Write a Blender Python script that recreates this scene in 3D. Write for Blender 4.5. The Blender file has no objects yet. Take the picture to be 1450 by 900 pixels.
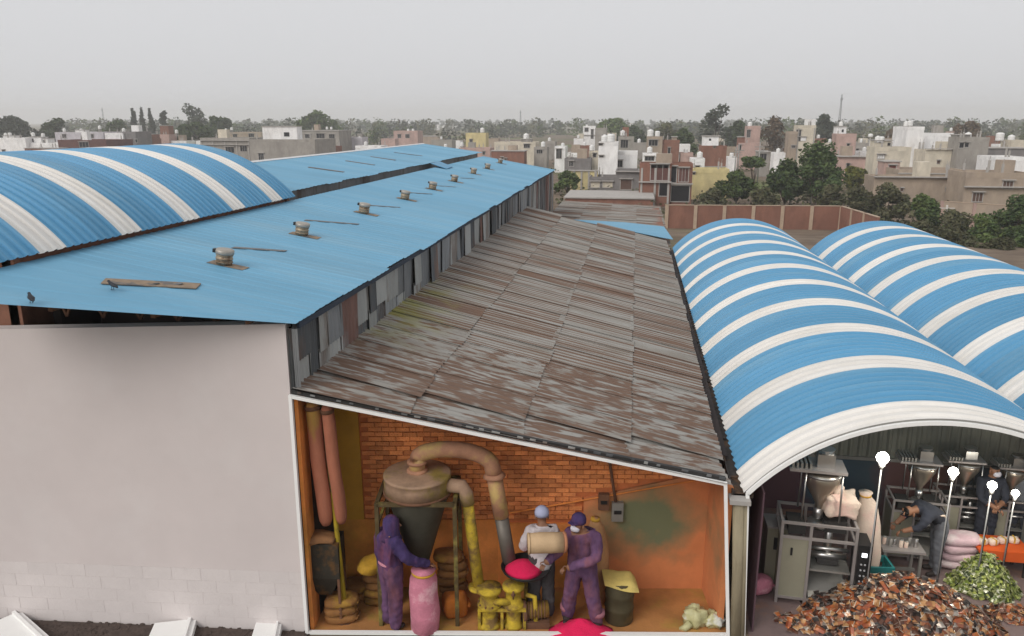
import bpy, bmesh, math, random
from mathutils import Vector, Matrix, noise as mnoise
random.seed(7)
R = math.radians
scn = bpy.context.scene
col = scn.collection

# ---------------------------------------------------------------- camera
PITCH, YAW, HC = math.atan(279 / 1100.0), R(8.8157), 7.0
cam = bpy.data.cameras.new('camera'); cam_o = bpy.data.objects.new('camera', cam); col.objects.link(cam_o)
cam_o.location = (0, 0, HC); cam_o.rotation_euler = (R(90) - PITCH, 0, YAW)
cam.sensor_width = 36; cam.lens = 36 * 1100 / 1450.0; cam.clip_start = 0.1; cam.clip_end = 12000
scn.camera = cam_o
# ---------------------------------------------------------------- sky, sun, exposure
w = bpy.data.worlds.new('World'); scn.world = w; w.use_nodes = True
nt = w.node_tree; nt.nodes.clear()
sky = nt.nodes.new('ShaderNodeTexSky'); sky.sky_type = 'NISHITA'; sky.sun_disc = False
SUN_EL, SUN_AZ = 38, -146            # degrees; azimuth measured from +Y towards +X
sky.sun_elevation = R(SUN_EL); sky.sun_rotation = R(SUN_AZ); sky.dust_density = 6; sky.air_density = 1.5
hs = nt.nodes.new('ShaderNodeHueSaturation'); hs.inputs['Saturation'].default_value = 0.08
mx = nt.nodes.new('ShaderNodeMix'); mx.data_type = 'RGBA'; mx.inputs[0].default_value = 0.85
mx.inputs[7].default_value = (6.75, 6.8, 7.0, 1)      # the even grey overcast layer
bg = nt.nodes.new('ShaderNodeBackground'); bg.inputs[1].default_value = 0.1
wo = nt.nodes.new('ShaderNodeOutputWorld')
nt.links.new(sky.outputs[0], hs.inputs['Color']); nt.links.new(hs.outputs[0], mx.inputs[6])
nt.links.new(mx.outputs[2], bg.inputs[0]); nt.links.new(bg.outputs[0], wo.inputs[0])
sun = bpy.data.lights.new('sun', 'SUN'); sun.energy = 1.4; sun.angle = R(35); sun.color = (1, 0.96, 0.9)
sun_o = bpy.data.objects.new('sun', sun); col.objects.link(sun_o)
sd = Vector((math.sin(R(SUN_AZ)) * math.cos(R(SUN_EL)), math.cos(R(SUN_AZ)) * math.cos(R(SUN_EL)), math.sin(R(SUN_EL))))
sun_o.rotation_euler = sd.to_track_quat('Z', 'Y').to_euler(); sun_o.location = (0, 0, 40)
scn.view_settings.view_transform = 'Standard'; scn.view_settings.look = 'None'
scn.view_settings.exposure = 0.2; scn.view_settings.gamma = 1; scn.view_settings.use_curve_mapping = False
scn.render.engine = 'CYCLES'
try:
    scn.cycles.max_bounces = 6; scn.cycles.diffuse_bounces = 3; scn.cycles.volume_bounces = 2
    scn.cycles.transparent_max_bounces = 8; scn.cycles.use_denoising = True
    scn.cycles.sample_clamp_indirect = 4
except Exception: pass

# ---------------------------------------------------------------- surveying: turns a measured sight line into a place
_cp, _sp, _cy, _sy = math.cos(PITCH), math.sin(PITCH), math.cos(YAW), math.sin(YAW)
def ray(px, py):
    a = px - 725; v = py - 450; f = 1100 * _cp - v * _sp; d = v * _cp + 1100 * _sp
    return Vector((a * _cy - f * _sy, a * _sy + f * _cy, -d))
def Zp(px, py, z=0.0):
    r = ray(px, py); k = (z - HC) / r.z; return Vector((r.x * k, r.y * k, z))
def Yp(px, py, Y):
    r = ray(px, py); k = Y / r.y; return Vector((r.x * k, Y, HC + r.z * k))
ZT = -3.0                                              # the town lies lower than the works
def ground_z(y): return 0.0 if y < 36 else (ZT if y > 76 else ZT * (y - 36) / 40)

# ---------------------------------------------------------------- materials
MATS = {}
def lin(c): return tuple((x / 12.92 if x <= .04045 else ((x + .055) / 1.055) ** 2.4) for x in c)
def hexc(r, g, b): return lin((r / 255, g / 255, b / 255))
def mat(name, c, rough=.75, metal=0., var=.15, vs=2.5, bump=.0, bs=40., rnd=0., stretch=(1, 1, 1), c2=None, c2s=1.2, c2t=(.52, .62), emit=0, spec=.4, detail=6):
    if name in MATS: return MATS[name]
    m = bpy.data.materials.new(name); m.use_nodes = True; N = m.node_tree.nodes; L = m.node_tree.links
    b = N['Principled BSDF']; b.inputs['Roughness'].default_value = rough; b.inputs['Metallic'].default_value = metal
    b.inputs['Specular IOR Level'].default_value = spec
    tc = N.new('ShaderNodeTexCoord'); mp = N.new('ShaderNodeMapping'); mp.inputs['Scale'].default_value = stretch
    L.new(tc.outputs['Object'], mp.inputs[0])
    oi = N.new('ShaderNodeObjectInfo'); off = N.new('ShaderNodeVectorMath'); off.operation = 'SCALE'
    off.inputs[0].default_value = (37, 91, 53); L.new(oi.outputs['Random'], off.inputs['Scale'])
    ad = N.new('ShaderNodeVectorMath'); L.new(mp.outputs[0], ad.inputs[0]); L.new(off.outputs[0], ad.inputs[1])
    n1 = N.new('ShaderNodeTexNoise'); n1.inputs['Scale'].default_value = vs; n1.inputs['Detail'].default_value = detail; n1.inputs['Roughness'].default_value = .65
    L.new(ad.outputs[0], n1.inputs['Vector'])
    mr = N.new('ShaderNodeMapRange'); mr.inputs[1].default_value = .25; mr.inputs[2].default_value = .75
    mr.inputs[3].default_value = 1 - var; mr.inputs[4].default_value = 1 + var
    L.new(n1.outputs[0], mr.inputs[0])
    val = mr.outputs[0]
    if rnd:
        r2 = N.new('ShaderNodeMapRange'); r2.inputs[3].default_value = 1 - rnd; r2.inputs[4].default_value = 1 + rnd
        L.new(oi.outputs['Random'], r2.inputs[0]); mm = N.new('ShaderNodeMath'); mm.operation = 'MULTIPLY'
        L.new(val, mm.inputs[0]); L.new(r2.outputs[0], mm.inputs[1]); val = mm.outputs[0]
    base = N.new('ShaderNodeRGB'); base.outputs[0].default_value = (*c, 1); src = base.outputs[0]
    if c2:
        n2 = N.new('ShaderNodeTexNoise'); n2.inputs['Scale'].default_value = c2s; n2.inputs['Detail'].default_value = 7; n2.inputs['Roughness'].default_value = .62
        L.new(ad.outputs[0], n2.inputs['Vector'])
        m2 = N.new('ShaderNodeMapRange'); m2.inputs[1].default_value = c2t[0]; m2.inputs[2].default_value = c2t[1]; L.new(n2.outputs[0], m2.inputs[0])
        mi = N.new('ShaderNodeMix'); mi.data_type = 'RGBA'; L.new(m2.outputs[0], mi.inputs[0]); L.new(src, mi.inputs[6]); mi.inputs[7].default_value = (*c2, 1); src = mi.outputs[2]
    vm = N.new('ShaderNodeVectorMath'); vm.operation = 'SCALE'; L.new(src, vm.inputs[0]); L.new(val, vm.inputs['Scale'])
    L.new(vm.outputs[0], b.inputs['Base Color'])
    if bump:
        n3 = N.new('ShaderNodeTexNoise'); n3.inputs['Scale'].default_value = bs; n3.inputs['Detail'].default_value = 4; L.new(ad.outputs[0], n3.inputs['Vector'])
        bp = N.new('ShaderNodeBump'); bp.inputs['Strength'].default_value = bump; bp.inputs['Distance'].default_value = .02
        L.new(n3.outputs[0], bp.inputs['Height']); L.new(bp.outputs[0], b.inputs['Normal'])
    if emit:
        b.inputs['Emission Color'].default_value = (*c, 1); b.inputs['Emission Strength'].default_value = emit
    MATS[name] = m
    return m

# ---------------------------------------------------------------- mesh helpers
class MB:
    def __init__(s): s.v = []; s.f = []
    def add(s, vs, fs):
        n = len(s.v); s.v += [tuple(p) for p in vs]; s.f += [tuple(i + n for i in q) for q in fs]; return s
    def box(s, x0, x1, y0, y1, z0, z1):
        return s.add([(x0, y0, z0), (x1, y0, z0), (x1, y1, z0), (x0, y1, z0), (x0, y0, z1), (x1, y0, z1), (x1, y1, z1), (x0, y1, z1)],
                     [(0, 3, 2, 1), (4, 5, 6, 7), (0, 1, 5, 4), (1, 2, 6, 5), (2, 3, 7, 6), (3, 0, 4, 7)])
    def prism(s, bot, top):
        n = len(bot); fs = [tuple(range(n))[::-1], tuple(range(n, 2 * n))] + [(i, (i + 1) % n, n + (i + 1) % n, n + i) for i in range(n)]
        return s.add(list(bot) + list(top), fs)
    def bar(s, p, q, a, b=None, up=(0, 0, 1)):
        b = a if b is None else b; p = Vector(p); q = Vector(q); d = (q - p).normalized(); u = Vector(up)
        if abs(d.dot(u)) > .98: u = Vector((0, 1, 0))
        x = d.cross(u).normalized() * a / 2; y = x.cross(d).normalized() * b / 2
        return s.prism([p - x - y, p + x - y, p + x + y, p - x + y], [q - x - y, q + x - y, q + x + y, q - x + y])
    def rings(s, rings, cap=True):
        n = len(rings[0]); vs = [p for r in rings for p in r]; fs = []
        for k in range(len(rings) - 1):
            for i in range(n):
                j = (i + 1) % n; fs.append((k * n + i, k * n + j, (k + 1) * n + j, (k + 1) * n + i))
        if cap: fs.append(tuple(range(n))[::-1]); fs.append(tuple((len(rings) - 1) * n + i for i in range(n)))
        return s.add(vs, fs)
    def path(s, pts, rad, n=10, cap=True):
        pts = [Vector(p) for p in pts]; rs = rad if isinstance(rad, (list, tuple)) else [rad] * len(pts); out = []
        t0 = (pts[1] - pts[0]).normalized(); u = t0.orthogonal().normalized()
        for i, p in enumerate(pts):
            t = (pts[min(i + 1, len(pts) - 1)] - pts[max(i - 1, 0)]).normalized()
            u = (u - t * u.dot(t)).normalized(); b = t.cross(u)
            out.append([p + (u * math.cos(2 * math.pi * k / n) + b * math.sin(2 * math.pi * k / n)) * rs[i] for k in range(n)])
        return s.rings(out, cap)
    def tube(s, p, q, r0, r1=None, n=10): return s.path([p, q], [r0, r0 if r1 is None else r1], n)
    def lathe(s, prof, n=20, c=(0, 0, 0), cap=True):
        return s.rings([[(c[0] + r * math.cos(2 * math.pi * k / n), c[1] + r * math.sin(2 * math.pi * k / n), c[2] + z) for k in range(n)] for r, z in prof], cap)
    def blob(s, c, rad, seed=0, amp=.08, n=12, m=8, sq=.6, fr=3.0):
        rg = random.Random(seed); ph = [rg.uniform(0, 6.28) for _ in range(9)]
        def se(v): return math.copysign(abs(v) ** sq, v)
        out = []
        for i in range(m + 1):
            t = -math.pi / 2 + math.pi * (i + .02) / (m + .04); ring = []
            for k in range(n):
                a = 2 * math.pi * k / n
                x, y, z = se(math.cos(t)) * se(math.cos(a)), se(math.cos(t)) * se(math.sin(a)), se(math.sin(t))
                d = 1 + amp * (math.sin(fr * x + ph[0]) * math.sin(fr * y + ph[1]) + .6 * math.sin(2.3 * fr * z + ph[2] + 2 * a) + .4 * math.sin(5 * a + ph[3]))
                ring.append((c[0] + x * rad[0] * d, c[1] + y * rad[1] * d, c[2] + z * rad[2] * d))
            out.append(ring)
        return s.rings(out)
    def mesh(s, name, m=None, smooth=False):
        me = bpy.data.meshes.new(name); me.from_pydata(s.v, [], s.f); me.update()
        if m is not None: me.materials.append(m)
        if smooth: me.polygons.foreach_set('use_smooth', [True] * len(me.polygons))
        return me
    def build(s, name, m, parent=None, smooth=False, loc=None):
        return obj(name, s.mesh(name, m, smooth), parent, loc)
def obj(name, me, parent=None, loc=None, rot=None, scale=None):
    o = bpy.data.objects.new(name, me); col.objects.link(o)
    if parent is not None: o.parent = parent
    if loc is not None: o.location = loc
    if rot is not None: o.rotation_euler = rot
    if scale is not None: o.scale = scale
    return o
def tag(o, label, cat, group=None):
    o['label'] = label; o['category'] = cat
    if group: o['group'] = group
    return o
def thing(name, label, cat, loc=(0, 0, 0), rz=0., group=None, scale=None):
    o = bpy.data.objects.new(name, None); col.objects.link(o); o.empty_display_size = .1
    o.location = loc; o.rotation_euler = (0, 0, rz)
    if scale: o.scale = scale
    return tag(o, label, cat, group)
def struct(o): o['kind'] = 'structure'; return o
def copy_tree(o, parent=None):
    c = o.copy(); col.objects.link(c)
    if parent is not None: c.parent = parent
    for ch in list(o.children): copy_tree(ch, c)
    return c

# ---------------------------------------------------------------- colours
BLUE = mat('blue_sheet', (.10, .295, .475), .5, var=.10, vs=1.6, rnd=.09, stretch=(.35, 2.5, .35), spec=.35, c2=(.135, .315, .465), c2s=.6)
BLUE_FLAT = mat('blue_flat_sheet', (.145, .345, .50), .6, var=.09, vs=1.5, rnd=.06, stretch=(.3, 2.2, 1), spec=.3, c2=(.185, .36, .485), c2s=.5, c2t=(.45, .7))
WHITE_SHEET = mat('white_sheet', (.70, .675, .64), .55, var=.09, vs=1.8, rnd=.05, stretch=(.5, 2, .5), c2=(.60, .575, .53), c2s=1.1, c2t=(.5, .75))
STEEL = mat('steel', (.45, .44, .43), .3, .9, .1)
DULL_STEEL = mat('dull_steel', (.30, .29, .27), .5, .6, .2)
DARK = mat('dark_steel', (.035, .033, .032), .7, .2, .3)
BLACK = mat('black_plastic', (.012, .012, .013), .45, 0, .2)
FRAME_WHITE = mat('white_paint', (.82, .81, .79), .5, 0, .04)
RUST = mat('rust', (.14, .065, .035), .85, 0, .35, 6)
WALL_GREY = mat('lilac_grey_plaster', (.61, .545, .53), .9, 0, .045, 1.1, .08, 60, c2=(.64, .59, .575), c2s=.7, c2t=(.5, .8))
BLOCK = mat('whitewashed_block', (.63, .575, .56), .9, 0, .05, 3, .15, 30, rnd=.015, c2=(.58, .52, .505), c2s=4, c2t=(.6, .8))
SOIL = mat('dark_soil', (.07, .05, .042), .95, 0, .4, 8, .8, 20)

# ================================================================ ground
def ground_material():
    m = bpy.data.materials.new('dusty_ground'); m.use_nodes = True; N = m.node_tree.nodes; L = m.node_tree.links
    b = N['Principled BSDF']; b.inputs['Roughness'].default_value = .95; b.inputs['Specular IOR Level'].default_value = .1
    tc = N.new('ShaderNodeTexCoord')
    def noise(s, d=6):
        n = N.new('ShaderNodeTexNoise'); n.inputs['Scale'].default_value = s; n.inputs['Detail'].default_value = d; L.new(tc.outputs['Object'], n.inputs['Vector']); return n.outputs[0]
    def ramp(src, a, z):
        r = N.new('ShaderNodeMapRange'); r.inputs[1].default_value = a; r.inputs[2].default_value = z; L.new(src, r.inputs[0]); return r.outputs[0]
    def mixc(f, a, c):
        x = N.new('ShaderNodeMix'); x.data_type = 'RGBA'; L.new(f, x.inputs[0])
        if isinstance(a, tuple): x.inputs[6].default_value = (*a, 1)
        else: L.new(a, x.inputs[6])
        x.inputs[7].default_value = (*c, 1); return x.outputs[2]
    c = mixc(ramp(noise(.35), .4, .65), (.20, .155, .115), (.13, .095, .07))
    c = mixc(ramp(noise(.03), .54, .64), c, (.10, .11, .05))
    c = mixc(ramp(noise(.011, 3), .53, .60), c, (.12, .15, .05))
    L.new(c, b.inputs['Base Color'])
    bp = N.new('ShaderNodeBump'); bp.inputs['Strength'].default_value = .5; bp.inputs['Distance'].default_value = .05; L.new(noise(9), bp.inputs['Height']); L.new(bp.outputs[0], b.inputs['Normal'])
    return m
g = MB(); xs = [-2400, -600, -200, -60, -20, -5, 5, 20, 60, 200, 600, 2400]; ys = [-60, 0, 20, 36, 46, 56, 66, 76, 120, 240, 500, 1000, 2600]
for y in ys:
    for x in xs: g.v.append((x, y, ground_z(y)))
for j in range(len(ys) - 1):
    for i in range(len(xs) - 1):
        a = j * len(xs) + i; g.f.append((a, a + 1, a + 1 + len(xs), a + len(xs)))
struct(g.build('ground', ground_material()))

# ================================================================ vault sheds
VW, VRISE, VP = 4.85, 1.16, 2.08                       # width, rise, length of one white + blue repeat
_rad = ((VW / 2) ** 2 + VRISE ** 2) / (2 * VRISE); _half = math.asin(VW / 2 / _rad)
PITCH_R = VP / 10
def vault_sheet(name, nrib, material, over=.012):
    """a bowed roof sheet of nrib ribs; local origin: left springing, front edge"""
    s = MB(); seg = 44; prof = []
    for k in range(nrib):
        y = k * PITCH_R
        prof += [(y, 0), (y + .60 * PITCH_R, 0), (y + .68 * PITCH_R, .036), (y + .92 * PITCH_R, .036)]
    prof.append((nrib * PITCH_R + over, .0))
    n = len(prof)
    for y, h in prof:
        for i in range(seg + 1):
            a = -_half * 1.012 + 2.024 * _half * i / seg; r = _rad + h
            s.v.append((VW / 2 + r * math.sin(a), y, r * math.cos(a) - (_rad - VRISE)))
    for j in range(n - 1):
        for i in range(seg):
            a = j * (seg + 1) + i; s.f.append((a, a + 1, a + seg + 2, a + seg + 1))
    me = s.mesh(name, material)
    return me
ME_WHITE = vault_sheet('white_roof_sheet', 3, WHITE_SHEET)
ME_BLUE4 = vault_sheet('blue_roof_sheet', 4, BLUE); ME_BLUE3 = vault_sheet('blue_roof_sheet', 3, BLUE)
def vault(name, label, x0, z0, ystart, nper, ysc, first_blue=False, extra_blue=True, xsc=1.):
    t = thing(name, label, 'shed', (x0, ystart, 0))
    y = 0.; k = 0
    def put(me, nr):
        nonlocal y, k
        o = obj(me.name, me, t, (0, y, z0 + (.004 if k % 2 else 0)), None, (xsc, ysc, 1)); y += nr * PITCH_R * ysc; k += 1
    if first_blue: put(ME_BLUE4, 4); put(ME_BLUE3, 3)
    for i in range(nper):
        put(ME_WHITE, 3); put(ME_BLUE4, 4)
        if i < nper - 1 or extra_blue: put(ME_BLUE3, 3)
    return t, y
SHED_WALL = mat('shed_brick_wall', (.22, .10, .065), .9, 0, .25, 5, .3, 20)
V1X, V1Y, V1Z = 1.63, 9.87, 2.20
v1, v1len = vault('vault_shed', 'open-fronted shed under a blue and white striped barrel roof, full of packing machines', V1X, V1Z, V1Y, 10, 1.0)
v2, v2len = vault('vault_shed', 'rightmost barrel-roofed shed with blue and white stripes, cut by the right edge', 6.72, V1Z, V1Y, 10, 1.0)
lv, lvlen = vault('vault_shed', 'left barrel-roofed shed with blue and white stripes behind the flat blue roof', -7.9 - 5.5, 5.29, 9.5 - .26 - 1.74 * .7, 5, 1.74 / VP, True, False, 5.5 / VW)
# end and side walls of the vault sheds
def vault_wall(parent, y0, y1, z0, z1, x_in=.12):
    m = MB(); m.box(x_in, x_in + .12, y0, y1, z0, z1); m.build('side_wall', SHED_WALL, parent)
    m = MB(); m.box(VW - x_in - .12, VW - x_in, y0, y1, z0, z1); m.build('side_wall', SHED_WALL, parent)
def gable(parent, y, z0, name, material):
    m = MB(); top = []; n = 24
    for i in range(n + 1):
        a = -_half * .97 + 1.94 * _half * i / n; r = _rad - .03
        top.append((VW / 2 + r * math.sin(a), r * math.cos(a) - (_rad - VRISE) + z0))
    pts = [(top[0][0], 0)] + top + [(top[-1][0], 0)]
    m.prism([(x, y, z) for x, z in pts], [(x, y + .1, z) for x, z in pts]); return m.build(name, material, parent)
vault_wall(v1, 4.0, v1len - .2, 0, 2.17); gable(v1, v1len - .18, V1Z, 'end_wall', SHED_WALL)
vault_wall(v2, 4.0, v1len - .2, 0, 2.17); gable(v2, v1len - .18, V1Z, 'end_wall', SHED_WALL); m = MB(); m.box(2.2, VW, .3, .4, 0, 2.15); m.build('front_wall', SHED_WALL, v2)
vault_wall(lv, .9, lvlen - .2, 0, 5.26); gable(lv, lvlen - .18, 5.29, 'end_wall', SHED_WALL); gable(lv, .9, 5.29, 'front_wall', SHED_WALL)
for o in lv.children:
    if o.name.split('.')[0].endswith('_wall'): o.scale = (5.5 / VW, 1, 1)
# gutters in the valleys
GUT = mat('gutter_metal', (.045, .038, .034), .85, .2, .5, 5, .4, 25, c2=(.10, .055, .03), c2s=3)
def gutter(parent, x0, x1, y0, y1, z):
    m = MB(); m.box(x0, x1, y0, y1, z - .03, z); m.box(x0 - .02, x0, y0, y1, z - .03, z + .07); m.box(x1, x1 + .02, y0, y1, z - .03, z + .07)
    for k in range(int((y1 - y0) / 1.4)):
        yy = y0 + .5 + 1.4 * k; m.box(x0, x1, yy, yy + .05, z, z + .03)
    return m.build('gutter', GUT, parent)
gutter(v1, -.15, .09, .02, v1len, 2.12); gutter(v1, VW - .02, VW + .22, .02, v1len, 2.13)

# ================================================================ flat blue shed
EX, EZ, LX, LZ = -4.15, 4.52, -7.95, 5.185; MS = (LZ - EZ) / (LX - EX)
YF0, YF1, YB = 8.99, 41.3, 0
def roof_z(x): return EZ + MS * (x - EX)
def roof_front(x): return 8.95 + (x - EX) * (8.95 - 7.49) / (EX + 6.96)
ms = thing('flat_roofed_shed', 'long shed with a flat light blue roof and a blank lilac-grey front wall', 'shed', (-6.1, 9, 0))
def L(p, o): return (p[0] - o.location.x, p[1] - o.location.y, p[2] - o.location.z)
def blue_sheet(y0, y1, skew=False, jit=0.):
    m = MB(); nx = 10; nr = 5
    rib = [0]
    prof = []
    for k in range(nr):
        a = k / nr; prof += [(a, 0), (a + .13, 0), (a + .15, .007), (a + .185, .007)]
    prof.append((1, 0)); n = len(prof)
    for t, h in prof:
        for i in range(nx + 1):
            x = EX + jit + (LX - EX - jit) * i / nx; a = roof_front(x) if skew else y0
            m.v.append(L((x, a + (y1 - a) * t, roof_z(x) + h), ms))
    for j in range(n - 1):
        for i in range(nx):
            q = j * (nx + 1) + i; m.f.append((q, q + nx + 1, q + nx + 2, q + 1))
    return m.build('roof_sheet', BLUE_FLAT, ms)
blue_sheet(0, 9.6, True)
rr = random.Random(3); y = 9.6
while y < 41.2:
    y1 = min(41.3, y + 1.06); o = blue_sheet(y - .02, y1, False, rr.uniform(-.035, .06)); o.location.z += rr.uniform(0, .004); y = y1
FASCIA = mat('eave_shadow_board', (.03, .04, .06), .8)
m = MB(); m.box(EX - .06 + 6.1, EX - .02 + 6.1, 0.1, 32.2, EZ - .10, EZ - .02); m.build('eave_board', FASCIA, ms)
# inner frame under the roof
m = MB()
for k in range(8):
    yy = .6 + 4.4 * k; m.bar(L((EX - .25, 9 + yy, EZ - .12), ms), L((LX + .1, 9 + yy, LZ - .14), ms), .09, .14)
for f in (.15, .4, .65, .9):
    x = EX + (LX - EX) * f; m.bar(L((x, roof_front(x) + .15, roof_z(x) - .05), ms), L((x, 41.1, roof_z(x) - .05), ms), .06, .08)
m.build('rafters', RUST, ms)
for k in range(7):     # light truss web seen in the gap over the front wall
    x = -4.6 - .55 * k; m = MB(); yy = 9.3
    m.bar(L((x, yy, roof_z(x) - .06), ms), L((x - .28, yy, 4.40), ms), .03); m.bar(L((x - .55, yy, roof_z(x - .55) - .06), ms), L((x - .28, yy, 4.40), ms), .03)
    m.build('truss_brace', RUST, ms)
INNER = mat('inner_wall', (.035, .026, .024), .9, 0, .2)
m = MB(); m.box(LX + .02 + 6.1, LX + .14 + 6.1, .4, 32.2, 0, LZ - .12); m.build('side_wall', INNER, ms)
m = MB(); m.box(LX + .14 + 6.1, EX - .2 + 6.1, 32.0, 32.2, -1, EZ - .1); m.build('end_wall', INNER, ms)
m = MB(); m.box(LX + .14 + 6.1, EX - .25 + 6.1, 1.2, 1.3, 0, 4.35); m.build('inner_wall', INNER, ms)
# front wall: plaster above, whitewashed blocks showing through below
A = Zp(436, 895, 0); W0 = Zp(40, 878, 0); wd = (A - W0).normalized(); wn = Vector((-wd.y, wd.x, 0))
W1 = A - wd * 6.2
def wallpt(s, d, z): p = A - wd * s + wn * d; return L((p.x, p.y, z), ms)
m = MB(); zt0, zt1, zb = 4.50, 4.28, .95
m.prism([wallpt(0, 0, zb), wallpt(6.2, 0, zb), wallpt(6.2, .2, zb), wallpt(0, .2, zb)], [wallpt(0, 0, zt0), wallpt(6.2, 0, zt1), wallpt(6.2, .2, zt1), wallpt(0, .2, zt0)])
m.build('front_wall', WALL_GREY, ms)
m = MB(); m.prism([wallpt(0, .002, -.1), wallpt(6.2, .002, -.1), wallpt(6.2, .2, -.1), wallpt(0, .2, -.1)], [wallpt(0, .002, zb - .002), wallpt(6.2, .002, zb - .002), wallpt(6.2, .2, zb - .002), wallpt(0, .2, zb - .002)])
m.build('mortar_bed', WALL_GREY, ms)
BH, BL = .19, .42; rb = random.Random(5)
for r_ in range(5):
    s = 0. if r_ % 2 else -BL / 2
    while s < 6.1:
        a, b_ = max(s, 0) + .003, min(s + BL, 6.2) - .003; d = rb.uniform(-.001, .001)
        if b_ - a > .05:
            m = MB(); z0 = r_ * BH + .003; z1 = z0 + BH - .004
            m.prism([wallpt(a, d, z0), wallpt(b_, d, z0), wallpt(b_, .1, z0), wallpt(a, .1, z0)], [wallpt(a, d, z1), wallpt(b_, d, z1), wallpt(b_, .1, z1), wallpt(a, .1, z1)])
            m.build('block', BLOCK, ms)
        s += BL
# patched tin side of the shed, sheet by sheet
TIN = [mat('tin_grey', (.22, .225, .23), .6, .3, .25, 3, stretch=(1, 1, .3), rnd=.35, c2=(.12, .09, .075), c2s=1.6, c2t=(.55, .68)),
       mat('tin_dark', (.10, .105, .11), .65, .3, .3, 3, stretch=(1, 1, .3), rnd=.3, c2=(.15, .10, .08), c2s=1.6),
       mat('tin_pale', (.36, .36, .345), .6, .3, .2, 3, stretch=(1, 1, .3), rnd=.15, c2=(.20, .17, .15), c2s=1.5),
       mat('tin_rust', (.19, .105, .085), .8, .1, .3, 3, stretch=(1, 1, .3), rnd=.2, c2=(.25, .22, .21), c2s=2)]
def tin_sheet(y0, y1, zb, zt, x, mt, tilt, parent, nr=6, name='wall_sheet'):
    m = MB(); n = nr * 4; h = .012
    for k in range(n + 1):
        t = k / n; d = h * math.cos(2 * math.pi * t * nr)
        for i in range(2):
            m.v.append((x + d + (.0 if i else tilt), y0 + (y1 - y0) * t + (tilt * .6 if i else 0), zt if i else zb))
    for k in range(n): m.f.append((2 * k, 2 * k + 2, 2 * k + 3, 2 * k + 1))
    o = m.build(name, mt, parent, True); return o
def lean_z(x): return 3.63 + (2.34 - 3.63) / (1.35 + 4.3) * (x + 4.3)
rt = random.Random(11); y = 9.02; k = 0
order = [1, 1, 2, 0, 3, 2, 1, 2, 2, 0, 0, 2, 0, 1]
while y < 41.2:
    wdt = rt.choice((.55, .7, .8, .45, .3)) if y > 9.5 else .5
    y1 = min(41.3, y + wdt); mt = TIN[order[k] if k < len(order) else rt.choice((0, 0, 0, 0, 1, 2, 2, 0, 1, 2, 3))]
    zb = 3.55 if y < 31 else 2.0
    xo = -4.235 + rt.uniform(-.03, .025)
    if y < 15 and rt.random() < .8:      # two lifts of sheet near the front
        zm = zb + rt.uniform(.28, .42)
        tin_sheet(y, y1 + .03, zm, EZ - .03, xo, mt, rt.uniform(-.02, .05) * .5, None, 6).parent = ms
        pass
        q = tin_sheet(y - .02, y1 + .06, zb, zm + .05, xo - .02, TIN[rt.choice((0, 1, 2))], 0, ms, 6); q.location = (6.1, -9, 0)
    else:
        q = tin_sheet(y, y1 + .03, zb, EZ - .03, xo, mt, rt.uniform(-.03, .04), ms, 5); q.location = (6.1, -9, 0)
    y = y1; k += 1
for o in ms.children:
    if o.name.startswith('wall_sheet'): o.location = (6.1, -9, 0)
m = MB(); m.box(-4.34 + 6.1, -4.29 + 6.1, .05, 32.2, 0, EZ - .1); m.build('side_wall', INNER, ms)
# short return of tin at the front corner
for k in range(3):
    m = MB(); x0 = -4.30 + .02; 
    for i in range(13):
        for z in (3.62 + .02 * k, 4.44): m.v.append((-4.37 + 6.1 + k * .07 + .075 * i / 12 , .03 - .02 * k + .006 * math.cos(i * 1.6), z))
    for i in range(12): m.f.append((2 * i, 2 * i + 2, 2 * i + 3, 2 * i + 1))
    m.build('wall_sheet', TIN[(2, 1, 0)[k]], ms)

# roof vents along the shed, each on its flashing with a patch strip beside it
FLASH = mat('weathered_flashing', (.25, .185, .13), .85, 0, .3, 9, c2=(.13, .12, .115), c2s=5)
FLASH2 = mat('grey_flashing', (.16, .155, .155), .8, 0, .3, 9)
VENT = mat('vent_metal', (.34, .27, .19), .55, .4, .25, 8, c2=(.2, .13, .08), c2s=6)
VENT_TOP = mat('vent_cap_metal', (.36, .33, .29), .5, .4, .2, 8)
def roofpt(px, py):
    r = ray(px, py); k = (EZ - MS * EX - HC) / (r.z - MS * r.x); return Vector((r.x * k, r.y * k, HC + r.z * k))
vents = [(317, 375), (427, 333), (515, 302), (573, 282), (612, 268), (643, 257), (670, 246), (690, 239), (708, 231)]
ang = math.atan(MS)
for i, p in enumerate(vents):
    c = roofpt(*p); sc = 1.04 - .01 * i
    v = obj('roof_vent', None, ms, L((c.x, c.y, c.z), ms), (0, -ang, 0), (sc, sc, sc))
    m = MB(); m.box(-.22, .34, -.10, .12, .009, .013); m.build('flashing', FLASH, v)
    m = MB(); m.lathe([(.115, .02), (.115, .17)], 18); 
    for zz in (.05, .10, .15): m.lathe([(.124, zz), (.124, zz + .014)], 18)
    m.build('neck', VENT, v, True)
    m = MB(); m.lathe([(.128, .17), (.134, .185), (.134, .225), (.12, .238), (.06, .247), (.01, .25)], 18); m.build('cap', VENT_TOP, v, True)
    m = MB(); m.box(-.145, -.10, -.09, -.02, .18, .235); m.build('hinge_flap', BLACK, v)
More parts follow.
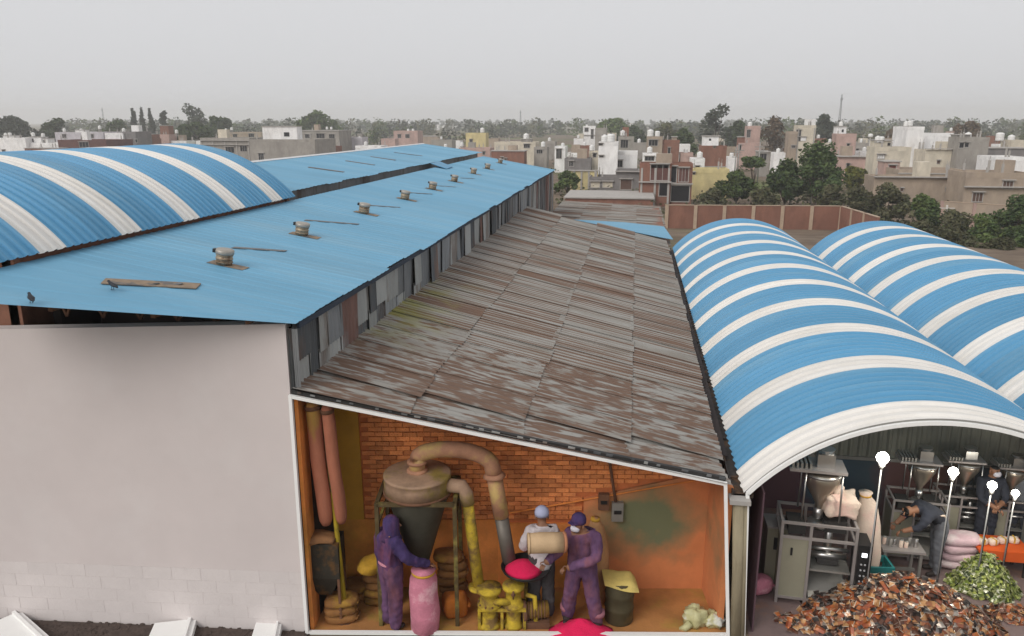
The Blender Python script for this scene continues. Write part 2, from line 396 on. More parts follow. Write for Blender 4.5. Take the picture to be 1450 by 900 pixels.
for (pa, pb) in (((330, 351), (405, 356)), ((432, 312), (508, 318)), ((522, 291), (566, 294)), ((580, 273), (612, 275)), ((618, 263), (645, 265)), ((652, 252), (672, 253))):
    a, b_ = roofpt(*pa), roofpt(*pb); m = MB(); h = Vector((0, .06, 0))
    m.prism([L(a - h + Vector((0, 0, .009)), ms), L(b_ - h + Vector((0, 0, .011)), ms), L(b_ + h + Vector((0, 0, .011)), ms), L(a + h + Vector((0, 0, .011)), ms)],
            [L(a - h + Vector((0, 0, .016)), ms), L(b_ - h + Vector((0, 0, .016)), ms), L(b_ + h + Vector((0, 0, .016)), ms), L(a + h + Vector((0, 0, .016)), ms)])
    m.build('patch_strip', FLASH2, ms)
cs = [roofpt(*p) for p in ((150, 396), (285, 403), (278, 410), (143, 403))]; m = MB()
m.prism([L(p + Vector((0, 0, .011)), ms) for p in cs[::-1]], [L(p + Vector((0, 0, .024)), ms) for p in cs[::-1]]); pch = m.build('patch_strip', FLASH, ms)
for (px, py, r) in ((221, 404, .03), (252, 404, .04)):
    c = roofpt(px, py); m = MB(); m.lathe([(r * 1.6, .025), (r * 1.5, .030)], 10, L(c, ms)); m.build('hole_collar', BLACK if r < .035 else FLASH2, ms)
# birds on the roof
CROW = mat('crow_feathers', (.012, .014, .02), .5)
def crow(px, py, rz, label):
    c = roofpt(px, py); c.z += .012; t = thing('crow', label, 'bird', c, rz, 'crows on the blue roof', (.72,) * 3)
    m = MB(); m.path([(-.16, 0, .05), (-.10, 0, .065), (-.03, 0, .085), (.04, 0, .10), (.075, 0, .125), (.10, 0, .14), (.122, 0, .14), (.15, 0, .132)], [.008, .02, .036, .036, .024, .024, .016, .003], 10); m.build('body', CROW, t, True)
    for s in (-1, 1):
        m = MB(); m.path([(-.15, s * .018, .055), (-.05, s * .034, .085), (.03, s * .034, .098)], [.004, .018, .012], 6); m.build('wing', CROW, t, True)
        m = MB(); m.tube((0, s * .015, .07), (.005, s * .018, 0), .005, .004, 5); m.box(-.01, .03, s * .018 - .008, s * .018 + .008, 0, .005); m.build('leg', CROW, t)
crow(160, 411, R(155), 'black crow beside the brown patch on the flat blue roof')
crow(45, 430, R(140), 'black crow at the front edge of the flat blue roof')

# ================================================================ blue roof behind the left barrel roof
bl = thing('long_blue_shed', 'pale blue low-pitched shed roof behind the left barrel roof', 'shed', (-10, 30, 0))
BX0, BZ0, BX1, BZ1 = -8.15, 5.36, -11.4, 5.80
def brz(x): return BZ0 + (BZ1 - BZ0) * (x - BX0) / (BX1 - BX0)
y = 17.0; rr = random.Random(9)
while y < 41.8:
    y1 = min(y + 1.06, 42); m = MB(); n = 16
    jit = rr.uniform(-.03, .06)
    for j in range(n + 1):
        h = .010 if j % 4 in (2, 3) else 0
        for i in range(5):
            x = BX0 + jit + (BX1 - BX0 - jit) * i / 4; m.v.append((x + 10, y + (y1 - y) * j / n - 30, brz(x) + h))
        m.v.append((BX1 - 3.2 + 10, y + (y1 - y) * j / n - 30, BZ1 - .42 + h))
    for j in range(n):
        for i in range(5): q = j * 6 + i; m.f.append((q, q + 6, q + 7, q + 1))
    m.build('roof_sheet', BLUE_FLAT, bl); y = y1
RIDGE = mat('pale_ridge_cap', (.66, .66, .66), .6)
m = MB(); m.prism([(BX1 - .1 + 10, -13, BZ1 - .0), (BX1 + .12 + 10, -13, BZ1 - .0), (BX1 + .12 + 10, 12, BZ1 - .0), (BX1 - .1 + 10, 12, BZ1 - .0)], [(BX1 - .02 + 10, -13, BZ1 + .035), (BX1 + .02 + 10, -13, BZ1 + .035), (BX1 + .02 + 10, 12, BZ1 + .035), (BX1 - .02 + 10, 12, BZ1 + .035)]); m.build('ridge_cap', RIDGE, bl)
m = MB(); m.box(BX0 - .35 + 10, BX0 - .23 + 10, -12.9, 11.9, 0, BZ0 + .0); m.build('side_wall', TIN[0], bl)
m = MB(); m.box(BX1 - 3 + 10, BX0 - .23 + 10, 11.75, 11.9, -1, BZ0); m.build('end_wall', SHED_WALL, bl)
for (pa, pb) in (((437, 237), (487, 244)), ((490, 228), (530, 234)), ((558, 216), (598, 221)), ((525, 222), (560, 227))):
    def blp(px, py):
        mm_ = (BZ1 - BZ0) / (BX1 - BX0); r = ray(px, py); k = (BZ0 - mm_ * BX0 - HC) / (r.z - mm_ * r.x); return Vector((r.x * k + 10, r.y * k - 30, HC + r.z * k))
    a, b_ = blp(*pa), blp(*pb); m = MB(); m.bar(a + Vector((0, 0, .015)), b_ + Vector((0, 0, .015)), .16, .02); m.build('patch_strip', FLASH2, bl)
# loose sheet lifted at the step between the two roofs
m = MB(); a = Vector((BX0 + 10 + .05, 0.9, BZ0 - .02)); 
m.prism([(a.x, a.y, a.z), (a.x + .62, a.y + .15, a.z - .22), (a.x + .6, a.y + 1.3, a.z - .2), (a.x, a.y + 1.5, a.z)], [(a.x, a.y, a.z + .02), (a.x + .62, a.y + .15, a.z - .2), (a.x + .6, a.y + 1.3, a.z - .18), (a.x, a.y + 1.5, a.z + .02)]); m.build('loose_sheet', BLUE, bl)

# ================================================================ old corrugated lean-to
lt = thing('lean_to_shed', 'open-fronted lean-to under an old rusty corrugated roof, orange room inside', 'shed', (0, 0, 0))
def corr_mat(name, blotch):
    VALLEY = .03 if blotch else .20
    m = bpy.data.materials.new(name); m.use_nodes = True; N = m.node_tree.nodes; L_ = m.node_tree.links; b = N['Principled BSDF']
    b.inputs['Roughness'].default_value = .85; b.inputs['Specular IOR Level'].default_value = .2
    tc = N.new('ShaderNodeTexCoord'); oi = N.new('ShaderNodeObjectInfo')
    def vec(sx, sy, k):
        mp = N.new('ShaderNodeMapping'); mp.inputs['Scale'].default_value = (sx, sy, 0); L_.new(tc.outputs['Object'], mp.inputs[0])
        sc = N.new('ShaderNodeVectorMath'); sc.operation = 'SCALE'; sc.inputs[0].default_value = (13 * k, 29 * k, 17 * k); L_.new(oi.outputs['Random'], sc.inputs['Scale'])
        ad = N.new('ShaderNodeVectorMath'); L_.new(mp.outputs[0], ad.inputs[0]); L_.new(sc.outputs[0], ad.inputs[1]); return ad.outputs[0]
    def noise(v, s, d=4):
        n = N.new('ShaderNodeTexNoise'); n.inputs['Scale'].default_value = s; n.inputs['Detail'].default_value = d; L_.new(v, n.inputs['Vector']); return n.outputs[0]
    def rng(s, a, z, lo=0., hi=1.):
        r = N.new('ShaderNodeMapRange'); r.inputs[1].default_value = a; r.inputs[2].default_value = z; r.inputs[3].default_value = lo; r.inputs[4].default_value = hi; L_.new(s, r.inputs[0]); return r.outputs[0]
    def mixc(f, a, c):
        x = N.new('ShaderNodeMix'); x.data_type = 'RGBA'; L_.new(f, x.inputs[0])
        for k, q in ((6, a), (7, c)):
            if isinstance(q, tuple): x.inputs[k].default_value = (*q, 1)
            else: L_.new(q, x.inputs[k])
        return x.outputs[2]
    def math2(op, a, c):
        x = N.new('ShaderNodeMath'); x.operation = op
        for k, q in ((0, a), (1, c)):
            if isinstance(q, (int, float)): x.inputs[k].default_value = q
            else: L_.new(q, x.inputs[k])
        return x.outputs[0]
    g1, g2, br, br2 = (.295, .285, .265), (.225, .205, .18), (.13, .087, .068), (.18, .113, .08)
    grey = mixc(rng(noise(vec(.5, 1.2, 1), 1.6), .4, .65), g1, g2)
    brown = mixc(noise(vec(1, 1, 2), 3), br, br2)
    sx = N.new('ShaderNodeSeparateXYZ'); L_.new(tc.outputs['Object'], sx.inputs[0])
    if blotch:
        f = noise(vec(1.3, 6, 3), 2.2, 4); th = rng(oi.outputs['Random'], 0, 1, .42, .58)
    else:
        f = math2('ADD', noise(vec(.10, 1.5, 3), 1.9, 2), math2('MULTIPLY', math2('SUBTRACT', noise(vec(.7, 2, 4), 2.2, 5), .5), .18)); th = rng(oi.outputs['Random'], 0, 1, .34, .56)
    # water keeps the valleys of the corrugation rusty
    val = math2('MULTIPLY', rng(sx.outputs[2], -.015, .015, VALLEY, -VALLEY), 1.0)
    f = math2('ADD', f, val)
    mask = rng(math2('SUBTRACT', f, th), -.05, .06)
    c = mixc(mask, grey, brown)
    # edges of sheets: dirt
    c = mixc(rng(noise(vec(3, 6, 5), 3, 6), .64, .8), c, (.15, .125, .10))
    # lichen where water stands against the tin wall
    gp = N.new('ShaderNodeNewGeometry'); gx = N.new('ShaderNodeSeparateXYZ'); L_.new(gp.outputs['Position'], gx.inputs[0])
    li = math2('MULTIPLY', rng(gx.outputs[0], -3.0, -4.1), math2('MULTIPLY', rng(gx.outputs[1], 11.0, 12.6), rng(gx.outputs[1], 17.5, 14.5)))
    c = mixc(math2('MULTIPLY', li, rng(noise(gp.outputs['Position'], 1.7, 5), .42, .62, 0., .75)), c, (.26, .25, .055))
    L_.new(c, b.inputs['Base Color']); return m
CORR = corr_mat('old_corrugated', False); CORR_B = corr_mat('old_corrugated_blotched', True)
def corr_sheet(lx, wy, nr=9, amp=.02, mt=None):
    m = MB(); n = nr * 8; nx = 3
    for k in range(n + 1):
        y = wy * k / n
        for i in range(nx + 1): m.v.append((lx * i / nx, y, amp * math.cos(2 * math.pi * nr * k / n)))
    for k in range(n):
        for i in range(nx): q = k * (nx + 1) + i; m.f.append((q, q + 1, q + nx + 2, q + nx + 1))
    return m.mesh('roof_sheet', mt, True)
SLX = math.hypot(1.45, 1.45 * .2283); LA = math.atan(.2283)
S_A = corr_sheet(SLX + .07, 1.0, 6, .015, CORR); S_B = corr_sheet(SLX + .07, 1.0, 6, .011, CORR_B)
LB = Vector((1.54, 9.85, 0))
def front_line_y(x): return 8.99 + (x + 4.31) * (9.85 - 8.99) / 5.85
cols = [-4.32, -2.86, -1.41, .04]; rl = random.Random(21)
for ci, x0 in enumerate(cols):
    y = front_line_y(x0 + .7) - .12 + (.0 if ci % 2 else 0); r_ = 0
    while y < 30.6 + (.6 if ci > 1 else 0):
        bl_ = y < 12.4
        wid = rl.uniform(.82, 1.0)
        x = x0 + rl.uniform(-.03, .03) + (.05 if r_ == 0 else 0)
        rz = (LB.y - A.y) / (LB.x - A.x) * .9 if r_ == 0 else rl.uniform(-.006, .006)
        if r_ == 0: y -= .72 * math.tan(rz) * .5
        o = obj('roof_sheet', S_B if bl_ else S_A, lt, (x, y, lean_z(x) + .012 * (3 - ci) + rl.uniform(.0, .004) + .003 * (r_ % 2)), (0, LA + rl.uniform(-.003, .003), rz), (.90 if ci == 3 else 1, wid, 1))
        y += wid * .95 + (.22 * ci - .3 if False else 0); r_ += 1
# under-roof battens, fascia and front frame
m = MB()
for k in range(16):
    yy = 10.3 + 1.35 * k; m.bar((-4.25, yy, lean_z(-4.25) - .075), (1.4, yy, lean_z(1.4) - .075), .05, .07)
m.build('rafters', RUST, lt)
PA = Vector((A.x + .0, A.y - .02, 0)); 
TL, TR = Vector((-4.29, 8.95, 3.545)), Vector((1.35, 9.78, 2.33)); BLc, BRc = Vector((-4.30, 8.95, .03)), Vector((1.54, 9.80, .03))
m = MB(); m.bar(TL + Vector((0, .05, .055)), TR + Vector((0, .05, .05)), .06, .05); m.build('fascia', DARK, lt)
for k in range(34):     # torn ends of the roof lining showing along the fascia
    f = (k + .5) / 34
    if rl.random() < .75:
        p = TL.lerp(TR, f) + Vector((0, .012, .066)); m = MB(); q = TL.lerp(TR, f + rl.uniform(.006, .02)) + Vector((0, .012, .066)); m.bar(p, q, .012, rl.uniform(.02, .035)); m.build('lining_end', TIN[rl.choice((0, 2, 1))], lt)
for p, q, nm in ((TL, TR, 'top_rail'), (BLc, BRc, 'bottom_rail'), (BLc - Vector((0, 0, .02)), TL + Vector((0, 0, .02)), 'jamb'), (BRc - Vector((0, 0, .02)), TR + Vector((0, 0, .02)), 'jamb')):
    m = MB(); m.bar(p, q, .045, .045); m.build(nm, FRAME_WHITE, lt)
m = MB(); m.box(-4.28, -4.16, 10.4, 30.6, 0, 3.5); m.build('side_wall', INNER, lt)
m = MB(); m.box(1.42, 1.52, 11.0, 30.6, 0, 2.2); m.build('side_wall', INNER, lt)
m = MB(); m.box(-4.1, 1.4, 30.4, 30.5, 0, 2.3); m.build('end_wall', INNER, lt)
# column between the two open sheds
POST = mat('stained_concrete', (.30, .255, .17), .9, 0, .2, 3, .4, 25, stretch=(3, 3, .5), c2=(.16, .12, .07), c2s=1.6, c2t=(.5, .7))
pc = thing('corner_post', 'weathered yellowish post with a grey cap between the two open sheds', 'post', (1.62, 9.82, 0))
m = MB(); m.path([(.02, 0, -.05), (-.02, 0, 1.0), (-.08, 0, 2.06)], [.075, .07, .075], 10); m.path([(.115, .03, -.05), (.06, .03, 1.0), (-.0, .03, 2.06)], [.05, .05, .05], 8); m.build('shaft', POST, pc, True)
m = MB(); m.box(-.20, .07, -.10, .12, 2.06, 2.12); m.build('cap', mat('cap_concrete', (.33, .31, .29), .9), pc)
# opening frame of the first vault shed
m = MB(); pts = []
for i in range(41):
    a = -_half + 2 * _half * i / 40; r = _rad - .03; pts.append((VW / 2 + r * math.sin(a), -.03, V1Z + r * math.cos(a) - (_rad - VRISE)))
for i in range(40): m.bar(pts[i], pts[i + 1], .045, .05)
m.build('arch_rail', FRAME_WHITE, v1)
for sx in (0, 1):
    m = MB(); m.bar((pts[0][0] + .1, -.03, 0) if not sx else (pts[-1][0], -.03, 0), pts[0] if not sx else pts[-1], .045, .045); m.build('jamb', FRAME_WHITE, v1)
m = MB()
for i in range(41): m.v.append((pts[i][0], -.005, pts[i][2] + .005)); m.v.append((pts[i][0], -.005, pts[i][2] + .05))
for i in range(40): m.f.append((2 * i, 2 * i + 2, 2 * i + 3, 2 * i + 1))
m.build('arch_trim', DULL_STEEL, v1)

# ================================================================ low roofs behind the lean-to
br_ = thing('back_lean_to', 'low grey corrugated roof beyond the lean-to with a blue sheet along its edge', 'shed', (0, 40, 0))
for ci in range(4):
    for ri in range(14):
        x = -4.2 + 1.42 * ci; y = 31.6 + 1.1 * ri + .2 * ci
        o = obj('roof_sheet', S_A, br_, (x, y - 40, 2.32 - .075 * ci + rl.uniform(0, .015) + .01 * (ri % 2)), (0, .05, rl.uniform(-.01, .01)), (1, 1.13, 1))
m = MB(); cs = [Zp(812, 311, 2.42), Zp(885, 315, 2.42), Zp(940, 321, 2.38), Zp(953, 339, 2.30), Zp(935, 336, 2.34)]
m.prism([(p.x, p.y - 40, p.z) for p in cs[::-1]], [(p.x, p.y - 40, p.z + .02) for p in cs[::-1]]); m.build('blue_sheet', BLUE_FLAT, br_)
m = MB(); m.box(-4.2, 1.5, -8.0, 6.9, -1.0, 2.05); m.build('wall', SHED_WALL, br_)

# ================================================================ people
def person(name, label, loc, rz, J, tone, radii=None, scale=1., kids=None, group=None):
    """one continuous skinned body; J joints in metres, facing -Y; tone(tag) gives a material per region"""
    Rd = dict(pelvis=.15, waist=.145, chest=.175, neck0=.085, neck=.058, jaw=.07, head=.095, crown=.07, sh=.09, el=.06, wr=.04, hand=.042, hip=.115, kn=.078, an=.058, heel=.045, toe=.036)
    if radii: Rd.update(radii)
    P, E_, T, RR = [], [], [], []
    def v(p, r, t): P.append(Vector(p)); RR.append(r); T.append(t); return len(P) - 1
    pe = v(J['pelvis'], Rd['pelvis'], 'leg'); wa = v(J['waist'], Rd['waist'], 'torso'); ch = v(J['chest'], Rd['chest'], 'torso'); n0 = v(J['neck'], Rd['neck0'], 'torso')
    hd = Vector(J['head']); nk = Vector(J['neck']); n1 = v(nk.lerp(hd, .38), Rd['neck'], 'skin'); jw = v(nk.lerp(hd, .62) + Vector(J.get('face', (0, -.03, 0))), Rd['jaw'], 'skin')
    hh = v(hd, Rd['head'], 'skin'); cr = v(hd + (hd - nk).normalized() * .07, Rd['crown'], 'hair'); 
    E_ += [(pe, wa), (wa, ch), (ch, n0), (n0, n1), (n1, jw), (jw, hh), (hh, cr)]
    for s in ('l', 'r'):
        a = v(J['sh_' + s], Rd['sh'], 'sleeve'); b = v(J['el_' + s], Rd['el'], 'sleeve'); c = v(J['wr_' + s], Rd['wr'], 'fore'); 
        d = (Vector(J['wr_' + s]) - Vector(J['el_' + s])).normalized(); h = v(Vector(J['wr_' + s]) + d * .07, Rd['hand'], 'hand')
        E_ += [(ch, a), (a, b), (b, c), (c, h)]
        a = v(J['hip_' + s], Rd['hip'], 'leg'); b = v(J['kn_' + s], Rd['kn'], 'leg'); c = v(J['an_' + s], Rd['an'], 'leg')
        f = Vector(J.get('foot_' + s, (0, -1, 0))).normalized(); an = Vector(J['an_' + s])
        e = v(an + Vector((0, 0, -.035)) + f * .06, Rd['heel'], 'shoe'); t = v(an + Vector((0, 0, -.045)) + f * .16, Rd['toe'], 'shoe')
        E_ += [(pe, a), (a, b), (b, c), (c, e), (e, t)]
    me = bpy.data.meshes.new(name); me.from_pydata([tuple(p) for p in P], E_, []); o = bpy.data.objects.new(name, me); col.objects.link(o)
    o.modifiers.new('s', 'SKIN').use_smooth_shade = True
    sk = me.skin_vertices[0].data
    for i, r in enumerate(RR): sk[i].radius = (r, r * (.82 if T[i] == 'torso' else 1))
    sk[pe].use_root = True
    sb = o.modifiers.new('d', 'SUBSURF'); sb.levels = 3; sb.render_levels = 3
    dg = bpy.context.evaluated_depsgraph_get(); dg.update()
    nm = bpy.data.meshes.new_from_object(o.evaluated_get(dg)); nm.name = name
    bpy.data.objects.remove(o); bpy.data.meshes.remove(me)
    # fingers: five per hand, bent, closing towards the palm side
    bm = bmesh.new(); bm.from_mesh(nm); nbody = len(bm.faces)
    for s in ('l', 'r'):
        d = (Vector(J['wr_' + s]) - Vector(J['el_' + s])).normalized(); hp = Vector(J['wr_' + s]) + d * .075
        side = d.cross(Vector((0, 0, 1))); side = side.normalized() if side.length > .1 else Vector((1, 0, 0)); pal = side.cross(d).normalized()
        if pal.z > 0: pal = -pal
        for k, ln in enumerate((.062, .075, .08, .072, .056)):
            if k == 0: st = hp + side * .035 - d * .02; pts = [st, st + side * .025 + d * .025, st + side * .022 + d * .055 + pal * .015]
            else:
                st = hp + side * (.03 - .0185 * k + .012) + d * .022; pts = [st, st + d * ln * .45 + pal * .008, st + d * ln * .75 + pal * .03, st + d * ln * .8 + pal * .055]
            mb = MB(); mb.path(pts, [.0095] * (len(pts) - 1) + [.007], 6)
            vs = [bm.verts.new(p) for p in mb.v]
            for q in mb.f: bm.faces.new([vs[i] for i in q])
    bm.to_mesh(nm); bm.free(); nm.polygons.foreach_set('use_smooth', [True] * len(nm.polygons))
    tags = ['leg', 'torso', 'sleeve', 'fore', 'hand', 'skin', 'hair', 'shoe']; nm.materials.clear()
    for t in tags: nm.materials.append(tone[t])
    segs = [(P[a], P[b], T[a], T[b]) for a, b in E_]
    for p in nm.polygons:
        if p.index >= nbody: p.material_index = tags.index('hand'); continue
        c = p.center; best = None
        for a, b, ta, tb in segs:
            ab = b - a; t = max(0, min(1, (c - a).dot(ab) / ab.length_squared)); dd = (c - (a + ab * t)).length
            if best is None or dd < best[0]: best = (dd, tb if t > .5 else ta)
        p.material_index = tags.index(best[1])
    cl = [False] * len(nm.vertices)                     # folds in the cloth
    for p in nm.polygons:
        if p.index < nbody and tags[p.material_index] in ('leg', 'torso', 'sleeve') or (p.index < nbody and tags[p.material_index] == 'fore' and tone['fore'] is not SKIN):
            for i in p.vertices: cl[i] = True
    nor = [v.normal.copy() for v in nm.vertices]
    for v, n_, c_ in zip(nm.vertices, nor, cl):
        if c_:
            q = v.co + Vector(loc) * 3; d_ = mnoise.noise(Vector((q.x * 9, q.y * 9, q.z * 15 + 5 * q.x))) * .013 + mnoise.noise(Vector((q.x * 22, q.y * 22, q.z * 9))) * .007
            v.co += n_ * (d_ + .004)
    nm.update()
    b = tag(obj(name, nm, None, loc, (0, 0, rz), (scale,) * 3), label, 'person', group)
    return b
def cap_on(p, J, mt, brim=True, hood=False):
    hd = Vector(J['head']); m = MB()
    if hood: m.lathe([(.15, -.22), (.125, -.17), (.112, -.10), (.118, 0), (.108, .07), (.07, .118), (.01, .132)], 16, hd + Vector((0, .025, 0)))
    else:
        m.lathe([(.104, .005), (.106, .05), (.092, .10), (.05, .135), (.01, .142)], 16, hd)
    q = m.build('hood' if hood else 'cap', mt, p, True)
    if brim and not hood:
        f = Vector(J.get('face', (0, -1, 0))).normalized(); c = hd + f * .10 + Vector((0, 0, .02)); s = f.cross(Vector((0, 0, 1))).normalized()
        m = MB(); m.prism([c - s * .08 - f * .03, c + s * .08 - f * .03, c + s * .05 + f * .06, c - s * .05 + f * .06], [c - s * .08 - f * .03 + Vector((0, 0, .012)), c + s * .08 - f * .03 + Vector((0, 0, .012)), c + s * .05 + f * .06 + Vector((0, 0, .008)), c - s * .05 + f * .06 + Vector((0, 0, .008))]); m.build('brim', mt, q)
def face_on(p, J, mask=None, skin=None):
    hd = Vector(J['head']); nk = Vector(J['neck']); f = Vector(J.get('face', (0, -1, 0))); f.z = 0; f.normalize(); s = f.cross(Vector((0, 0, 1))).normalized()
    for k in (-1, 1):
        m = MB(); m.lathe([(.003, -.010), (.011, -.005), (.012, 0), (.011, .005), (.003, .010)], 8, hd + f * .086 + s * k * .033 + Vector((0, 0, -.008))); m.build('eye', BLACK, p, True)
        m = MB(); m.blob(hd + s * k * .092 + Vector((0, 0, -.03)), (.014, .02, .032), 3, .02); m.build('ear', skin, p, True)
    if mask:
        c = hd + f * .062 + Vector((0, 0, -.065)); m = MB(); m.blob(c, (.068, .055, .055), 4, .03, 14, 8, .8); m.build('face_mask', mask, p, True)
    else:
        m = MB(); m.path([hd + f * .09, hd + f * .115 + Vector((0, 0, -.04)), hd + f * .09 + Vector((0, 0, -.05))], [.008, .015, .01], 6); m.build('nose', skin, p, True)
        m = MB(); m.bar(hd + f * .088 - s * .025 + Vector((0, 0, -.085)), hd + f * .088 + s * .025 + Vector((0, 0, -.085)), .012, .012); m.build('mouth', mat('lips', (.2, .07, .05), .6), p)
SKIN = mat('brown_skin', (.24, .115, .065), .6, 0, .08)
PURPLE = mat('purple_cloth', (.06, .04, .115), .95, 0, .45, 6, 1., 13, stretch=(1, 1, .45), c2=(.15, .055, .10), c2s=4, c2t=(.48, .7), spec=.1)
PURPLE_D = mat('dusty_purple_cloth', (.115, .06, .12), .95, 0, .45, 6, 1., 13, stretch=(1, 1, .45), c2=(.20, .08, .10), c2s=4, c2t=(.48, .7), spec=.1)
SHIRT = mat('pale_shirt', (.50, .45, .46), .95, 0, .25, 7, 1., 14, stretch=(1, 1, .5), c2=(.42, .30, .28), c2s=5, c2t=(.55, .75), spec=.1); TROUSER = mat('grey_trousers', (.065, .06, .062), .95, 0, .4, 8, 1., 13, stretch=(1, 1, .4), spec=.1)
SHOE = mat('dark_shoe', (.03, .022, .02), .7); HAIR = mat('black_hair', (.012, .01, .009), .6)
CAPB = mat('blue_cap', (.34, .36, .50), .9); MASK = mat('white_mask', (.62, .60, .66), .9)
DARKCLOTH = mat('dark_cloth', (.025, .028, .04), .9, 0, .3, 8); GREYCLOTH = mat('grey_cloth', (.11, .115, .13), .9, 0, .3, 8)
def tones(top, legs, fore=SKIN, hand=SKIN, skin=SKIN, hair=HAIR, shoe=SHOE):
    return dict(leg=legs, torso=top, sleeve=top, fore=fore, hand=hand, skin=skin, hair=hair, shoe=shoe)
STAND = dict(pelvis=(0, 0, .95), waist=(0, 0, 1.1), chest=(0, .01, 1.30), neck=(0, .01, 1.46), head=(0, -.015, 1.64), sh_l=(.185, .01, 1.40), sh_r=(-.185, .01, 1.40),
             el_l=(.24, .03, 1.12), el_r=(-.24, .03, 1.12), wr_l=(.25, -.06, .88), wr_r=(-.25, -.06, .88), hip_l=(.09, 0, .90), hip_r=(-.09, 0, .90),
             kn_l=(.10, -.01, .50), kn_r=(-.10, -.01, .50), an_l=(.105, .02, .085), an_r=(-.105, .02, .085))

# ================================================================ the room under the lean-to
RA = math.atan2(LB.y - A.y, LB.x - A.x)                       # direction of its open front
ORANGE = mat('orange_plaster', (.70, .24, .055), .9, 0, .38, 1.6, .25, 25, c2=(.50, .25, .04), c2s=.55, c2t=(.5, .7))
BRICK = mat('orange_brick', (.74, .26, .085), .92, 0, .25, 5, 1., 30, rnd=.26, c2=(.44, .12, .04), c2s=1.1, c2t=(.5, .75))
MORTAR = mat('orange_mortar', (.52, .155, .05), .95, 0, .2, 6)
YELLOW = mat('yellow_dusty_paint', (.46, .32, .025), .85, 0, .45, 7, .5, 25, c2=(.17, .10, .03), c2s=4.5, c2t=(.46, .62))
def stained_wall():
    m = mat('stained_plaster', (.58, .21, .08), .92, 0, .2, 1.4, .25, 25)
    N = m.node_tree.nodes; L_ = m.node_tree.links; b = N['Principled BSDF']; src = b.inputs['Base Color'].links[0].from_socket
    tc = N.new('ShaderNodeTexCoord'); mp = N.new('ShaderNodeMapping'); mp.inputs['Location'].default_value = (-4.9, 0, -1.15); L_.new(tc.outputs['Object'], mp.inputs[0])
    sc = N.new('ShaderNodeMapping'); sc.inputs['Scale'].default_value = (.85, 0, 1.15); L_.new(mp.outputs[0], sc.inputs[0])
    ln = N.new('ShaderNodeVectorMath'); ln.operation = 'LENGTH'; L_.new(sc.outputs[0], ln.inputs[0])
    nz = N.new('ShaderNodeTexNoise'); nz.inputs['Scale'].default_value = 2.2; nz.inputs['Detail'].default_value = 7; L_.new(tc.outputs['Object'], nz.inputs['Vector'])
    ad = N.new('ShaderNodeMath'); ad.operation = 'MULTIPLY_ADD'; L_.new(nz.outputs[0], ad.inputs[0]); ad.inputs[1].default_value = 1.1; L_.new(ln.outputs['Value'], ad.inputs[2])
    rg = N.new('ShaderNodeMapRange'); rg.inputs[1].default_value = 1.45; rg.inputs[2].default_value = .95; L_.new(ad.outputs[0], rg.inputs[0])
    mi = N.new('ShaderNodeMix'); mi.data_type = 'RGBA'; L_.new(rg.outputs[0], mi.inputs[0]); L_.new(src, mi.inputs[6]); mi.inputs[7].default_value = (.15, .16, .085, 1)
    L_.new(mi.outputs[2], b.inputs['Base Color']); return m
STAIN = stained_wall()
DEP = 1.12                                              # depth of the front bay
room = thing('bay_wall', 'orange brick and plaster wall at the back of the lean-to room', 'wall', (A.x, A.y, 0), RA)
RW = 5.92
def rz_top(u): return lean_z(A.x + u * math.cos(RA)) - .10
m = MB(); m.prism([(.02, DEP + .02, 0), (RW - .05, DEP + .02, 0), (RW - .05, DEP + .17, 0), (.02, DEP + .17, 0)], [(.02, DEP + .02, rz_top(0)), (RW - .05, DEP + .02, rz_top(RW)), (RW - .05, DEP + .17, rz_top(RW)), (.02, DEP + .17, rz_top(0))]); m.build('mortar_bed', MORTAR, room)
m = MB(); m.box(.02, 2.66, DEP - .02, DEP + .021, 0, 1.16); m.build('plaster_panel', ORANGE, room)
m = MB(); m.box(2.66, 3.95, DEP - .02, DEP + .021, 0, 1.10); m.build('plaster_panel', ORANGE, room)
m = MB(); m.prism([(3.95, DEP - .03, 0), (RW - .04, DEP - .03, 0), (RW - .04, DEP + .19, 0), (3.95, DEP + .19, 0)], [(3.95, DEP - .03, 1.52), (RW - .04, DEP - .03, 1.98), (RW - .04, DEP + .19, 1.98), (3.95, DEP + .19, 1.52)]); m.build('plaster_panel', STAIN, room)
m = MB(); m.prism([(.02, DEP - .025, 1.16), (.64, DEP - .025, 1.16), (.64, DEP + .021, 1.16), (.02, DEP + .021, 1.16)], [(.02, DEP - .025, rz_top(.0)), (.62, DEP - .025, rz_top(.7)), (.62, DEP + .021, rz_top(.7)), (.02, DEP + .021, rz_top(0))]); m.build('plaster_panel', mat('ochre_plaster', (.55, .28, .03), .9, 0, .2, 1.5), room)
bh, bw = .074, .205; bricks = []; rk = random.Random(4)
bme = MB(); bme.box(0, bw - .012, 0, .03, 0, bh - .012); BME = bme.mesh('brick', BRICK)
r_ = 0; z = 1.175
while z < 3.4:
    u = .66 + (bw / 2 if r_ % 2 else 0)
    while u < RW - .25:
        if z + bh < rz_top(u + bw) and (u < 3.75 or z > 1.53 + (u + bw - 3.95) * .2335): bricks.append((u, z))
        u += bw
    z += bh; r_ += 1
bricks.sort(key=lambda q: (abs(q[0] - 2.3) * .6 + abs(q[1] - 2.0)))
rest = MB()
for i, (u, z) in enumerate(bricks):
    d = DEP - .012 + rk.uniform(-.008, .008)
    if rk.random() < .012: d += .025
    if i < 295: obj('brick', BME, room, (u + rk.uniform(-.006, .006), d, z + rk.uniform(-.003, .003)))
    else: rest.box(u, u + bw - .012, d, d + .03, z, z + bh - .012)
q = rest.build('brick_courses', BRICK, room); q['kind'] = 'stuff'
m = MB(); m.box(.03, .08, .04, DEP, 0, rz_top(.1)); m.build('side_wall', ORANGE, room)
m = MB(); m.box(RW - .12, RW - .04, .12, DEP - .03, 0, rz_top(RW)); m.build('side_wall', STAIN, room)
